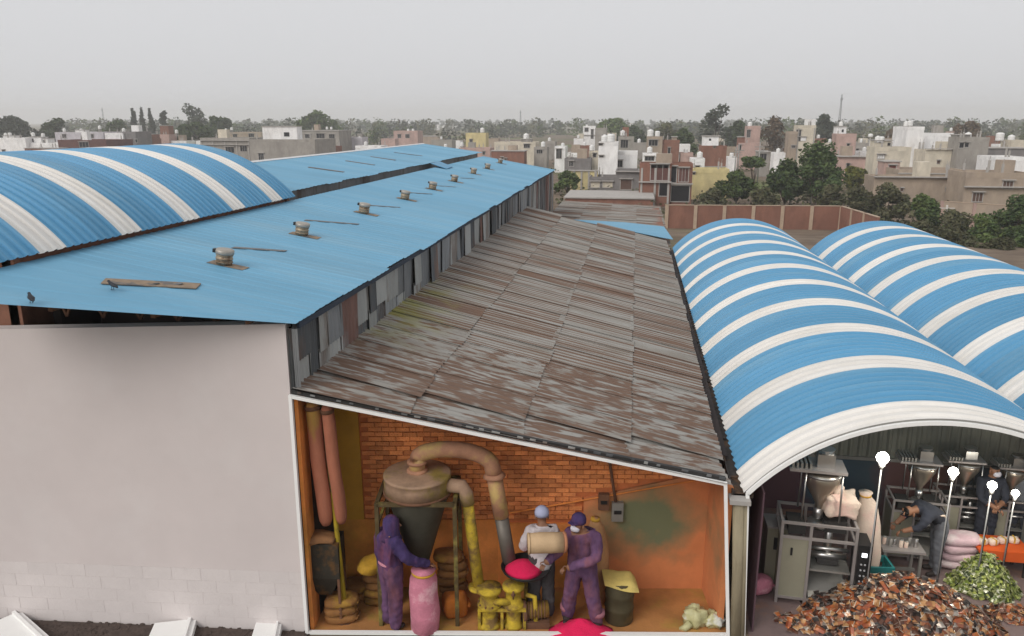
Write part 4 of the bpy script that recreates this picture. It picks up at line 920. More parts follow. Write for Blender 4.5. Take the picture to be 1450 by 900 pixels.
# ---- packing machine
OLIVE = mat('olive_grey_panel', (.27, .255, .19), .55, .1, .08, 1.5, spec=.4); MFRAME = mat('machine_frame', (.33, .30, .29), .45, .4, .12)
SCREEN = mat('screen_glow', (.85, .9, .95), .4, emit=2.0); HOP = mat('hopper_steel', (.42, .37, .31), .28, .85, .12)
def packing_machine(label, loc, rz, sc, group='packing machines in the hall', panel=True):
    t = thing('packing_machine', label, 'machine', loc, rz, group, (sc,) * 3)
    W, D, Hh = 1.02, .62, 1.34                                  # local: front -Y, left side panel at x=0
    m = MB(); m.box(0, .38, 0, .02, .08, 1.08); m.box(0, .02, 0.02, D, .08, 1.08); m.build('side_panel', OLIVE, t)
    m = MB(); m.box(.14, .17, -.012, 0, .8, .92); m.build('panel_slot', BLACK, t)
    for (x, y) in ((0, 0), (.4, 0), (W, 0), (0, D), (.4, D), (W, D)):
        m = MB(); m.box(x - .02, x + .02, y - .02, y + .02, 0, Hh); m.build('post', MFRAME, t)
    for z in (.10, 1.09, Hh - .02):
        m = MB()
        for y in (0, D): m.box(.02, W - .02, y - .018, y + .018, z - .018, z + .018)
        for x in (0, W): m.box(x - .018, x + .018, .02, D - .02, z - .018, z + .018)
        m.build('rail', MFRAME, t)
    m = MB(); m.box(.42, W - .02, .05, D - .05, .55, .58); m.build('shelf', DULL_STEEL, t)
    m = MB(); m.prism([(.45, .02, .12), (W - .05, .02, .12), (W - .05, D - .05, .42), (.45, D - .05, .42)], [(.45, .02, .14), (W - .05, .02, .14), (W - .05, D - .05, .44), (.45, D - .05, .44)]); m.build('discharge_chute', DULL_STEEL, t)
    m = MB(); m.path([(.45, .25, .72), (W - .06, .25, .72)], .05, 12); m.build('film_roller', STEEL, t, True)
    m = MB(); m.path([(.45, .12, .90), (W - .06, .12, .90)], .03, 12); m.build('film_roller', STEEL, t, True)
    m = MB(); m.path([(.70, .3, .60), (.70, .3, 1.24)], .055, 12); m.build('forming_tube', STEEL, t, True)
    m = MB(); m.box(.55, .85, .16, .44, .62, .70); m.build('sealing_jaw', DARK, t)
    m = MB(); m.lathe([(.09, 1.12), (.16, 1.20), (.165, 1.24)], 16, (.55, .3, 0)); m.build('collar', STEEL, t, True)
    m = MB(); m.box(.10, .34, .1, .5, 1.10, 1.24); m.build('gear_box', DARK, t)
    m = MB(); m.box(.60, .92, .2, .48, 1.12, 1.30); m.build('motor_block', DARK, t)
    if panel:
        m = MB(); m.box(W + .02, W + .20, -.08, .30, .30, 1.12); q = m.build('control_panel', BLACK, t)
        m = MB(); m.box(W + .075, W + .145, -.088, -.081, .94, 1.0); m.build('screen', SCREEN, q)
        for i in range(4):
            for k in range(2):
                m = MB(); m.lathe([(.014, 0), (.014, .008)], 8); b = m.build('button', mat('grey_button', (.35, .35, .36), .5), q); b.location = (W + .08 + .05 * k, -.081, .82 - .09 * i); b.rotation_euler = (R(90), 0, 0)
    # hopper on legs above
    hx, hy = .52, .30
    m = MB(); m.lathe([(.055, Hh + .12), (.06, Hh + .20), (.255, Hh + .56), (.26, Hh + .70), (.245, Hh + .71)], 28, (hx, hy, 0)); hp = m.build('hopper', HOP, t, True)
    m = MB(); m.lathe([(.268, Hh + .66), (.275, Hh + .68), (.268, Hh + .70)], 28, (hx, hy, 0)); m.build('rim', STEEL, hp, True)
    m = MB(); m.lathe([(.07, Hh - .04), (.07, Hh + .12)], 14, (hx, hy, 0)); m.build('screw_feeder', STEEL, t, True)
    for (dx, dy) in ((-.26, -.2), (.26, -.2), (.26, .2), (-.26, .2)):
        m = MB(); m.tube((hx + dx, hy + dy, Hh), (hx + dx * .95, hy + dy * .95, Hh + .76), .014, .014, 8); m.build('hopper_leg', STEEL, t, True)
    m = MB(); m.box(hx - .48, hx + .30, hy - .24, hy + .24, Hh + .76, Hh + .80); m.build('feed_deck', MFRAME, t)
    m = MB(); m.box(hx - .10, hx + .14, hy - .12, hy + .12, Hh + .80, Hh + 1.0); m.lathe([(.10, Hh + 1.0), (.13, Hh + 1.06)], 14, (hx + .02, hy, 0)); m.build('feed_motor', STEEL, t)
    m = MB()
    for i in range(5): m.box(hx - .45 + .06 * i, hx - .42 + .06 * i, hy - .2, hy + .2, Hh + .80, Hh + .88)
    m.build('feed_grille', DULL_STEEL, t)
    return t
b0 = Zp(1098, 852, 0)
packing_machine('nearest packing machine with olive side panel, black control panel and steel hopper', (b0.x, b0.y, HZ), R(-4), 1.0, None)
packing_machine('packing machine behind the bending worker, second from the left', (4.35, 12.25, HZ), R(-4), .80, None, False)
packing_machine('third packing machine from the left, behind the pink sack stack', (5.25, 12.7, HZ), R(-2), .74, None, False)
packing_machine('rightmost packing machine, behind the orange table', (6.02, 12.75, HZ), R(-2), .70, None, False)
# big pale sacks on and beside the first machine
BIGSACK = mat('cream_sack', (.62, .50, .41), .85, 0, .12, 4, .4, 30, c2=(.66, .40, .36), c2s=1.6, c2t=(.55, .7))
t = thing('sack', 'plump cream sack lying on top of the nearest packing machine', 'sack', (b0.x + .82, b0.y + .3, HZ + 1.365))
m = MB(); m.blob((0, 0, .17), (.25, .20, .18), 5, .13, 26, 16, .55, 4.5); m.build('bag', BIGSACK, t, True); m = MB(); m.path([(-.05, 0, .32), (-.02, 0, .37), (.02, .02, .40), (.06, .02, .39)], [.09, .04, .06, .03], 10); m.build('tied_neck', BIGSACK, t, True)
t = thing('sack', 'tall cream-pink sack standing right of the nearest packing machine', 'sack', (b0.x + 1.36, b0.y + .55, HZ))
m = MB(); m.path([(0, 0, 0), (0, 0, .05), (.02, 0, .6), (-.02, 0, 1.1), (-.06, 0, 1.42), (-.1, 0, 1.56), (-.1, 0, 1.62)], [.16, .19, .20, .18, .14, .07, .10], 18); m.build('bag', BIGSACK, t, True); m = MB(); m.path([(-.1, 0, 1.555), (-.1, 0, 1.58)], .085, 12); m.build('tie', SACK_YE, t, True)
# left edge clutter
sack((V1X + .52, V1Y + 1.1, HZ), .3, (.17, .14, .13), SACK_PI, 'small pink sack on the floor at the left of the hall', None, 91)
t = thing('tool_cabinet', 'narrow grey cabinet left of the nearest packing machine', 'cabinet', (V1X + .72, V1Y + 1.25, HZ))
m = MB(); m.box(-.14, .16, 0, .4, .05, 1.0); m.build('body', OLIVE, t); m = MB(); m.box(-.04, .06, -.012, 0, .65, .85); m.build('meter', BLACK, t); m = MB(); m.box(-.15, .17, -.01, .41, 1.0, 1.03); m.build('top', MFRAME, t)
# teal crate and benches
TEAL = mat('teal_plastic', (.02, .16, .16), .45, 0, .1, 3)
c = Zp(1236, 838, 0); t = thing('crate', 'teal slatted plastic crate beside the black control panel', 'crate', (c.x, c.y, HZ), R(5))
m = MB(); m.box(-.17, .17, -.15, .15, 0, .03); m.build('bottom', TEAL, t)
for i in range(6):
    x = -.17 + .068 * i; m = MB(); m.box(x - .014, x + .014, -.17, -.15, 0, .5); m.build('slat', TEAL, t); m = MB(); m.box(x - .014, x + .014, .15, .17, 0, .5); m.build('slat', TEAL, t)
for i in range(5):
    y = -.12 + .06 * i
    for sx in (-.19, .17): m = MB(); m.box(sx, sx + .02, y - .014, y + .014, 0, .5); m.build('slat', TEAL, t)
m = MB(); m.box(-.20, .20, -.18, -.15, .42, .52); m.box(-.20, .20, .15, .18, .42, .52); m.box(-.20, -.17, -.15, .15, .42, .52); m.box(.17, .20, -.15, .15, .42, .52); m.build('rim', TEAL, t)
def bench(label, loc, w_, d_, h_, top_m, leg_m, name='work_bench', apron=0.):
    t = thing(name, label, 'table', loc); m = MB(); m.box(-w_ / 2, w_ / 2, -d_ / 2, d_ / 2, h_ - .035, h_); m.build('top', top_m, t)
    for sx in (-1, 1):
        for sy in (-1, 1): m = MB(); m.box(sx * (w_ / 2 - .05) - .02, sx * (w_ / 2 - .05) + .02, sy * (d_ / 2 - .05) - .02, sy * (d_ / 2 - .05) + .02, 0, h_ - .035); m.build('leg', leg_m, t)
    if apron: m = MB(); m.box(-w_ / 2, w_ / 2, -d_ / 2 - .012, -d_ / 2, h_ - apron, h_ - .002); m.build('apron', top_m, t)
    else: m = MB(); m.box(-w_ / 2 + .05, w_ / 2 - .05, -.02, .02, .18, .22); m.build('stretcher', leg_m, t)
    return t
c = Zp(1262, 828, 0); bench('steel work bench with clutter right of the teal crate', (c.x + .1, c.y + .15, HZ), .62, .45, .62, MFRAME, DULL_STEEL)
rg = random.Random(17)
for i in range(7):
    t = thing('tin_can', ('leftmost', 'second from left', 'third from left', 'middle', 'third from right', 'second from right', 'rightmost')[i] + ' small can on the steel work bench', 'can', (c.x - .14 + .075 * i, c.y + .10 + rg.uniform(-.1, .15), HZ + .62), 0, 'small cans on the steel bench')
    m = MB(); hh = rg.uniform(.07, .13); m.lathe([(.028, 0), (.03, .006), (.03, hh), (.026, hh + .004)], 10); m.build('body', rg.choice((STEEL, BIGSACK, DULL_STEEL)), t, True); m = MB(); m.lathe([(.031, hh), (.031, hh + .01)], 10); m.build('lid', DULL_STEEL, t, True)
c = Zp(1408, 806, 0); ORT = mat('orange_table_cover', (.55, .085, .012), .6, 0, .1, 2)
bench('table with a bright orange top and apron at the right of the hall', (c.x, c.y, HZ), .78, .5, .46, ORT, DARK, 'orange_table', .17)
for i in range(4):
    t = thing('parcel', ('leftmost', 'second', 'third', 'rightmost')[i] + ' small pale parcel lying on the orange table', 'parcel', (c.x - .28 + .17 * i, c.y + rg.uniform(-.1, .12), HZ + .46), rg.uniform(-.4, .4), 'pale parcels on the orange table'); m = MB(); m.blob((0, 0, .05), (.08, .06, .05), 60 + i, .06, 12, 8, .5); m.build('wrap', BIGSACK, t, True); m = MB(); m.box(-.012, .012, -.062, .062, .02, .104); m.build('band', SACK_YE, t)
# stack of pink-white sacks
SACK_PW = mat('pink_white_sack', (.60, .42, .45), .8, 0, .12, 4, .4, 30, c2=(.66, .55, .55), c2s=2)
c = Zp(1356, 806, 0)
for i in range(4):
    sack((c.x + rg.uniform(-.03, .03), c.y + .1, HZ + .14 * i), rg.uniform(-.15, .15), (.30, .19, .08), SACK_PW, ('lowest', 'second lowest', 'second highest', 'topmost')[i] + ' pink-white sack in the stack beside the orange table', 'stacked pink-white sacks', 120 + i)
# workers in the hall
J = dict(STAND); J.update(pelvis=(0, .12, .93), waist=(-.08, .06, 1.06), chest=(-.25, -.03, 1.18), neck=(-.40, -.08, 1.22), head=(-.56, -.12, 1.20), face=(-.04, -.03, -.02), sh_l=(-.27, -.20, 1.22), sh_r=(-.30, .14, 1.20), el_l=(-.42, -.30, 1.02), wr_l=(-.60, -.24, .92), el_r=(-.46, .18, 1.0), wr_r=(-.62, .08, .90), hip_l=(.02, .03, .90), hip_r=(.02, .21, .90), kn_l=(.0, .0, .50), kn_r=(.03, .2, .50), an_l=(.03, .02, .085), an_r=(.05, .22, .085), foot_l=(-1, -.1, 0), foot_r=(-1, .1, 0))
c = Zp(1322, 818, 0); w4 = person('person', 'person in dark clothes bending over a packing machine', (c.x, c.y, HZ), 0, J, tones(DARKCLOTH, GREYCLOTH), None, .98); face_on(w4, J, None, SKIN)
m = MB(); m.path([(-.30, -.24, 1.12), (-.15, -.17, 1.18), (.0, -.05, 1.12), (.06, .0, 1.0)], .018, 6); m.build('apron_strap', BIGSACK, w4, True)
J = dict(STAND); J.update(el_l=(.22, -.12, 1.12), wr_l=(.03, -.26, 1.05), el_r=(-.22, -.12, 1.12), wr_r=(-.03, -.27, 1.03), face=(.02, -.05, 0))
c = Zp(1388, 782, 0); w5 = person('person', 'person in dark clothes and a pale mask standing behind the orange table', (c.x, c.y, HZ), R(5), J, tones(DARKCLOTH, DARKCLOTH), None, .92); face_on(w5, J, MASK, SKIN)
J = dict(STAND); J.update(el_l=(.24, -.06, 1.12), wr_l=(.2, -.28, 1.0), face=(-.04, -.03, 0))
c = Zp(1436, 778, 0); w6 = person('person', 'person in a grey top with bare arms at the far right of the hall', (c.x, c.y, HZ), R(-30), J, tones(GREYCLOTH, DARKCLOTH), None, .9); face_on(w6, J, None, SKIN)
# ---- heaps of filled packets
PK = [mat('packet_orange', (.33, .10, .028), .32, .15, .25, 12, rnd=.3), mat('packet_brown', (.10, .045, .03), .3, .2, .3, 12, rnd=.3), mat('packet_silver', (.42, .36, .31), .28, .5, .2, 12, rnd=.2), mat('packet_black', (.03, .024, .022), .3, .2, .3, 12), mat('packet_tan', (.40, .21, .09), .35, .1, .2, 12, rnd=.2)]
PKG = [mat('packet_green', (.075, .095, .028), .32, .15, .3, 12, rnd=.3), mat('packet_lime', (.22, .24, .09), .3, .2, .2, 12, rnd=.2), mat('packet_dark_green', (.035, .05, .015), .32, .1, .3, 12), mat('packet_pale', (.52, .52, .38), .3, .3, .2, 12)]
def printed(m, band, end):
    N = m.node_tree.nodes; L_ = m.node_tree.links; b = N['Principled BSDF']; src = b.inputs['Base Color'].links[0].from_socket; uv = N.new('ShaderNodeUVMap'); sx = N.new('ShaderNodeSeparateXYZ'); L_.new(uv.outputs[0], sx.inputs[0])
    ab = N.new('ShaderNodeMath'); ab.operation = 'SUBTRACT'; ab.inputs[1].default_value = .5; L_.new(sx.outputs[0], ab.inputs[0]); a2 = N.new('ShaderNodeMath'); a2.operation = 'ABSOLUTE'; L_.new(ab.outputs[0], a2.inputs[0])
    for lo, hi, colr in ((.20, .16, band), (.455, .46, end)):
        r = N.new('ShaderNodeMapRange'); r.inputs[1].default_value = lo; r.inputs[2].default_value = hi; L_.new(a2.outputs[0], r.inputs[0]); x = N.new('ShaderNodeMix'); x.data_type = 'RGBA'; L_.new(r.outputs[0], x.inputs[0]); L_.new(src, x.inputs[6]); x.inputs[7].default_value = (*colr, 1); src = x.outputs[2]
    L_.new(src, b.inputs['Base Color'])
printed(PK[0], (.27, .07, .03), (.40, .30, .22)); printed(PK[1], (.19, .06, .03), (.25, .18, .14)); printed(PK[2], (.40, .24, .15), (.5, .45, .4)); printed(PK[3], (.10, .045, .03), (.12, .1, .09)); printed(PK[4], (.28, .11, .05), (.5, .42, .33))
printed(PKG[0], (.26, .30, .07), (.36, .38, .2)); printed(PKG[1], (.16, .21, .04), (.42, .44, .2)); printed(PKG[2], (.36, .40, .10), (.3, .3, .2)); printed(PKG[3], (.10, .14, .03), (.5, .5, .42))
def packet_mesh(mt, l=.21, w_=.088, h=.018):
    m = MB(); n = 6; rows = []
    for i in range(n + 1):
        t = -1 + 2 * i / n; f = (1 - abs(t) ** 3); x = t * l / 2; ww = w_ / 2 * (1 if abs(t) > .9 else .88)
        rows.append([(x, -ww, 0), (x, 0, h * f + .001), (x, ww, 0), (x, 0, -h * f - .001)])
    m.rings(rows); me = m.mesh('packet', mt, False); uv = me.uv_layers.new(name='UVMap')
    for lp in me.loops: uv.data[lp.index].uv = (me.vertices[lp.vertex_index].co.x / l + .5, me.vertices[lp.vertex_index].co.y / w_ + .5)
    return me
PM = [packet_mesh(q) for q in PK]; PMG = [packet_mesh(q, .16, .055, .012) for q in PKG]
def packet_heap(core_label, label, group, c, rx, ry, h, meshes, weights, n, core_mat, seed, sx=0.):
    rg = random.Random(seed)
    core = MB(); rings = []
    for i in range(9):
        f = 1 - i / 8.3; rings.append([(rx * f * .93 * math.cos(a) * (1 + .07 * math.sin(3 * a)), ry * f * .93 * math.sin(a), (h - .03) * (1 - f ** 1.35)) for a in [2 * math.pi * k / 24 for k in range(24)]])
    core.rings(rings); fill = []
    o = core.build('packet_pile_core', core_mat, None, True, c); o['kind'] = 'stuff'; o['label'] = core_label; o['category'] = 'packets'
    for i in range(n):
        while True:
            u, v_ = rg.uniform(-1, 1), rg.uniform(-1, .75)
            if u * u + v_ * v_ < 1: break
        d = math.sqrt(u * u + v_ * v_); z = h * (1 - d ** 1.35) + rg.uniform(-.005, .03); x, y = rx * u, ry * v_
        slope = Vector((u * h / rx, v_ * h / ry, .75)).normalized(); q = slope.to_track_quat('Z', 'X')
        e = (q.to_matrix() @ Matrix.Rotation(rg.uniform(0, 6.28), 3, 'Z') @ Matrix.Rotation(rg.gauss(0, .35), 3, 'Y') @ Matrix.Rotation(rg.gauss(0, .3), 3, 'X')).to_euler()
        s = rg.uniform(.85, 1.25)
        tag(obj('snack_packet', rg.choices(meshes, weights)[0], None, (c[0] + x, c[1] + y, c[2] + max(z, .012)), e, (s, s, s)), label, 'packet', group)
    return o
def loose_fill(c, rx, ry, h, meshes, weights, n, seed, name, label, strings=True):
    """the packets past the three hundred, one mesh"""
    rg = random.Random(seed); src = []
    bm = bmesh.new(); mats_ = []; uvl = bm.loops.layers.uv.new('UVMap')
    for me in meshes: mats_.append(me.materials[0])
    for i in range(n):
        k = rg.choices(range(len(meshes)), weights)[0]
        while True:
            u, v_ = rg.uniform(-1, 1), rg.uniform(-1, 1)
            if u * u + v_ * v_ < 1: break
        d = math.sqrt(u * u + v_ * v_); z = max(.008, h * (1 - d ** 1.35) + rg.uniform(-.02, .02))
        slope = Vector((u * h / rx, v_ * h / ry, .75)).normalized(); q = slope.to_track_quat('Z', 'X').to_matrix().to_4x4()
        M4 = Matrix.Translation((rx * u, ry * v_, z)) @ q @ Matrix.Rotation(rg.uniform(0, 6.28), 4, 'Z') @ Matrix.Rotation(rg.gauss(0, .35), 4, 'Y') @ Matrix.Rotation(rg.gauss(0, .3), 4, 'X')
        vs = [bm.verts.new(M4 @ v.co) for v in meshes[k].vertices]
        ud = meshes[k].uv_layers[0].data
        for p in meshes[k].polygons:
            f = bm.faces.new([vs[j] for j in p.vertices]); f.material_index = k
            for lp, li in zip(f.loops, p.loop_indices): lp[uvl].uv = ud[li].uv
    me = bpy.data.meshes.new(name); bm.to_mesh(me); bm.free()
    for q in mats_: me.materials.append(q)
    o = obj(name, me, None, c); o['kind'] = 'stuff'; o['label'] = label; o['category'] = 'packets'
c1 = Zp(1278, 886, 0); c1.z = HZ
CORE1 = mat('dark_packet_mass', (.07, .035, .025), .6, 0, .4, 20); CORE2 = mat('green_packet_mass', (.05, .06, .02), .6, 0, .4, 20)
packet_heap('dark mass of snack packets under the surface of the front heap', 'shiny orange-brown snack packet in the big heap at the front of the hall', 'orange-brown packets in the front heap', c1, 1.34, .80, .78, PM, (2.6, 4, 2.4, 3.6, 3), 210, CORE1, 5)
loose_fill(c1, 1.40, .86, .76, PM, (2.6, 4.4, 2.2, 4.6, 3), 950, 6, 'packet_pile', 'loose orange-brown snack packets filling out the big front heap')
c2 = Zp(1392, 832, 0); c2.z = HZ
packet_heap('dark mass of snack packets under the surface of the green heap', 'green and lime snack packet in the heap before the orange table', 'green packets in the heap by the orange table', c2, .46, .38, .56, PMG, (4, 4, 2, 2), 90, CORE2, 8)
loose_fill(c2, .50, .42, .55, PMG, (4, 4, 3, 2), 380, 9, 'packet_pile', 'loose green snack packets filling out the small heap')
c3 = Zp(1140, 884, 0); c3.z = HZ; loose_fill(c3, .42, .20, .07, PM, (3, 3, 3, 2, 2), 70, 12, 'packet_pile', 'scattered strips of snack packets on the floor before the nearest machine')
c3 = Zp(1432, 872, 0); c3.z = HZ; loose_fill(c3, .34, .22, .10, PM, (3, 4, 2, 3, 2), 80, 13, 'packet_pile', 'low spill of dark snack packets at the right of the front heap')

# ================================================================ the town beyond
def wallmat(n, c, **k): return mat(n, c, .9, 0, k.get('var', .22), k.get('vs', .9), 0, 40, 0., (1, 1, .5), k.get('c2'), .35, (.5, .7))
HW = dict(white=wallmat('town_white', (.80, .785, .775), c2=(.70, .675, .65)), cream=wallmat('town_cream', (.58, .52, .42), c2=(.46, .41, .33)), grey=wallmat('town_cement', (.31, .285, .255), c2=(.23, .21, .19)),
          dgrey=wallmat('town_dark_cement', (.20, .185, .18), c2=(.14, .13, .125)), tan=wallmat('town_tan', (.36, .285, .22), c2=(.29, .235, .19)), brick=wallmat('town_brick', (.225, .105, .072), var=.3, vs=1.4, c2=(.155, .078, .058)),
          maroon=wallmat('town_maroon', (.115, .05, .042), var=.25, vs=1, c2=(.085, .04, .035)), pink=wallmat('town_pink', (.45, .31, .27), c2=(.36, .25, .22)), yellow=wallmat('town_yellow', (.58, .49, .25), c2=(.48, .40, .22)), lilac=wallmat('town_lilac', (.50, .47, .50), c2=(.42, .40, .42)))
PANE = mat('dark_window', (.015, .015, .018), .25, 0, .1); SHUT = mat('brown_shutter', (.10, .055, .04), .7); REDDOOR = mat('dark_red_door', (.13, .03, .025), .7); ROOFC = wallmat('roof_cement', (.33, .30, .265), c2=(.25, .225, .20)); TRIM = mat('cement_trim', (.38, .355, .33), .9)
TANKW = mat('tank_white', (.74, .73, .71), .5, 0, .05); TANKB = mat('tank_black', (.02, .02, .022), .5)
ZG = ZT
def house(name, label, x0, x1, yt, yb, wm, depth=None, wins=(), doors=(), tanks=(), para=True, ledge=None, mum=None, cols=0, cat='house', brick_rows=False, rz=0.):
    a, b = Zp(x0, yb, ZG), Zp(x1, yb, ZG); Y = (a.y + b.y) / 2; xa, xb = Yp(x0, yb, Y).x, Yp(x1, yb, Y).x; W = xb - xa; top = Yp((x0 + x1) / 2, yt, Y).z - ZG
    D = depth or max(4., W * .8); t = thing(name, label, cat, ((xa + xb) / 2, Y, ZG), rz)
    cx = (xa + xb) / 2; wt = HW[wm]
    ph = min(.55, top * .14) if para else 0
    m = MB(); m.box(-W / 2, W / 2, 0, D, -.2, top - ph); m.build('wall', wt, t)
    if para:
        m = MB(); w_ = .14
        m.box(-W / 2 - .02, W / 2 + .02, -.02, w_, top - ph, top); m.box(-W / 2 - .02, W / 2 + .02, D - w_, D + .02, top - ph, top); m.box(-W / 2 - .02, -W / 2 + w_, w_, D - w_, top - ph, top); m.box(W / 2 - w_, W / 2 + .02, w_, D - w_, top - ph, top); m.build('parapet', wt, t)
        m = MB(); m.box(-W / 2 + w_, W / 2 - w_, w_, D - w_, top - ph, top - ph + .03); m.build('roof', ROOFC, t)
    else:
        m = MB(); m.box(-W / 2 - .15, W / 2 + .15, -.2, D + .15, top, top + .14); m.build('roof', TRIM, t)
    def rect(r, dep, nm, mt, frame=True):
        wx0, wx1, wy0, wy1 = r; p, q = Yp(wx0, wy0, Y), Yp(wx1, wy1, Y); u0, u1, z0, z1 = p.x - cx, q.x - cx, max(0, q.z - ZG), p.z - ZG
        m = MB(); f = min(.09, (u1 - u0) * .16)
        m.box(u0 - f, u0, -.07, .0, z0 - f, z1 + f); m.box(u1, u1 + f, -.07, 0, z0 - f, z1 + f); m.box(u0, u1, -.07, 0, z1, z1 + f); m.box(u0, u1, -.07, 0, z0 - f, z0); o = m.build(nm, TRIM if frame else wt, t)
        m = MB(); m.box(u0, u1, -.02, -.004, z0, z1); m.build('pane' if nm == 'window' else 'leaf', mt, o)
        m = MB(); m.box(u0 - 2 * f, u1 + 2 * f, -.35, 0, z1 + f + .02, z1 + f + .12); m.build('sunshade', TRIM, o)
        if nm == 'window' and (u1 - u0) > .7:
            m = MB()
            for k in (1, 2): x = u0 + (u1 - u0) * k / 3; m.box(x - .025, x + .025, -.045, -.021, z0, z1)
            m.build('bars', TRIM, o)
    for r in wins: rect(r[:4], .1, 'window', r[4] if len(r) > 4 else PANE)
    for r in doors: rect(r[:4], .1, 'door', r[4] if len(r) > 4 else REDDOOR)
    if ledge:
        for yl in ledge: z = Yp((x0 + x1) / 2, yl, Y).z - ZG; m = MB(); m.box(-W / 2 - .1, W / 2 + .1, -.45, 0, z, z + .12); m.build('ledge', TRIM, t)
    if mum:      # stair room on the roof
        for q in mum:
            mx0, mx1, my, mm_ = q[:4]; p0, p1 = Yp(mx0, my, Y + 1.2), Yp(mx1, my, Y + 1.2); m = MB(); m.box(p0.x - cx, p1.x - cx, 1.2, 1.2 + min(D - 1.4, 2.6), top - ph + .02, p0.z - ZG); o = m.build('stair_room', HW[mm_], t)
            m = MB(); m.box(p0.x - cx - .12, p1.x - cx + .12, 1.0, 1.35 + min(D - 1.4, 2.6), p0.z - ZG, p0.z - ZG + .12); m.build('slab', TRIM, o)
            if len(q) > 4:
                e = q[4]; e0, e1 = Yp(e[0], e[2], Y + 1.2), Yp(e[1], e[3], Y + 1.2); m = MB(); m.box(e0.x - cx, e1.x - cx, 1.17, 1.195, e1.z - ZG, e0.z - ZG); m.build('opening', PANE, o)
    for k in range(cols):
        x = -W / 2 + .25 + (W - .5) * k / max(1, cols - 1); m = MB(); m.box(x - .12, x + .12, -.12, 0, 0, top - ph); m.build('pilaster', TRIM, t)
    hr = random.Random(int(x0 * 7 + yt))
    if W > 3.2 and cat == 'house' and yb > 215:      # column stubs left for the next storey, roof clutter
        for k in range(hr.choice((2, 3, 4))):
            x = hr.uniform(-W / 2 + .2, W / 2 - .2); y_ = hr.choice((.12, D - .2)); m = MB(); hh = hr.uniform(.5, 1.1); m.box(x - .1, x + .1, y_ - .1, y_ + .1, top - .05, top + hh); m.tube((x, y_, top + hh), (x + .03, y_, top + hh + .5), .03, .03, 4); m.build('column_stub', TRIM, t)
        if not mum and hr.random() < .6:
            x = hr.uniform(-W / 3, W / 3 - 1); m = MB(); m.box(x, x + hr.uniform(1.2, 2.2), D * .4, D * .4 + 1.5, top - ph, top + hr.uniform(.9, 1.9)); m.build('roof_room', HW[hr.choice(('white', 'cream', 'grey', 'brick', 'tan'))], t)
        if not wins and not doors:
            wz = (yb - yt)
            for k in range(hr.choice((1, 2, 3))):
                wx = x0 + (x1 - x0) * hr.uniform(.1, .85); wy = yt + wz * hr.choice((.28, .34, .55)); rect((wx, wx + 3.2, wy, wy + 4.2), .1, 'window', hr.choice((PANE, SHUT)))
    short = ' '.join(label.split()[:9]); short = short.replace(' with a', '').replace(' with', '')
    for k, q in enumerate(tanks):
        tx, ty, dy = q[:3]; p = Yp(tx, ty, Y + dy); r = q[3] if len(q) > 3 else .45; h = r * 2.1
        z0 = p.z - h / 2
        tt = thing('water_tank', 'white roof tank, ' + ('only tank' if len(tanks) == 1 else ('leftmost', 'second', 'third', 'fourth')[k] + ' tank') + ' on the ' + short, 'water tank', (p.x, Y + dy, z0), 0, 'water tanks on the town roofs')
        m = MB(); m.lathe([(r * .96, 0), (r, .05), (r, h * .3), (r * .97, h * .33), (r, h * .36), (r, h * .62), (r * .97, h * .65), (r, h * .68), (r, h * .82), (r * .8, h * .94), (r * .35, h)], 14); m.build('shell', TANKW, tt, True)
        m = MB(); m.lathe([(r * .36, h - .02), (r * .36, h + .08), (r * .1, h + .1)], 10); m.build('lid', TANKB if k % 2 else TANKW, tt, True)
        roofz = ZG + top - ph + .02
        if z0 - roofz > .1:
            m = MB(); 
            for (dx, dy_) in ((-1, -1), (1, -1), (1, 1), (-1, 1)): m.box(dx * r * .6 - .05, dx * r * .6 + .05, dy_ * r * .6 - .05, dy_ * r * .6 + .05, roofz - z0, 0)
            m.box(-r, r, -r, r, -.06, 0); m.build('stand', TRIM, tt)
    return t
# -- far left
house('house', 'white low house at the far left edge', 0, 40, 195, 226, 'white', tanks=((8, 191, 2), (14, 190, 2)), wins=((3, 8, 212, 218),), mum=((4, 20, 192, 'white'),))
house('house', 'white house with a square stair tower and railing, far left', 40, 87, 202, 226, 'white', mum=((41, 58, 194, 'white', (44, 48, 196, 201)), (60, 67, 196, 'white', (61, 64, 198, 203))), tanks=((47, 190, 2), (61, 191, 2)))
house('house', 'low red brick house front under the white railing house', 38, 86, 210, 232, 'brick', 3, para=False)
house('house', 'dark maroon brick house with a square opening, left', 86, 154, 198, 230, 'maroon', wins=((112, 126, 201, 208),), ledge=(213,))
house('house', 'mauve house with a pale upper floor behind the maroon house', 82, 150, 187, 220, 'lilac', tanks=((91, 184, 2), (115, 184, 2), (141, 180, 3)), wins=((88, 94, 190, 195), (126, 133, 190, 195)), mum=((106, 118, 184, 'white'),))
house('house', 'white and grey two-tone house left of the brick house', 153, 178, 188, 226, 'white', tanks=((175, 184, 1.5),), ledge=(199,))
house('house', 'blank grey side of a tall cement house, left', 178, 196, 186, 226, 'dgrey', 7)
house('house', 'small red brick house with flat roof among the left houses', 196, 219, 196, 224, 'brick', mum=((224 - 20, 218, 190, 'brick'),))
house('house', 'pinkish house with white lower floor and dark doorway', 219, 242, 190, 222, 'pink', doors=((219.5, 226, 200, 209, PANE),), mum=((226, 238, 178, 'brick'),), tanks=((250, 186, 1.5),))
house('house', 'low white-grey house right of the pinkish house', 240, 266, 199, 222, 'white')
house('house', 'tiny white hut beside the big cement house', 279, 288, 199, 218, 'white', 3)
house('house', 'unfinished cement house with a railed balcony', 287, 356, 195, 236, 'grey', wins=((318, 332, 208, 216), (340, 350, 206, 214)), ledge=(205, 199), cols=5)
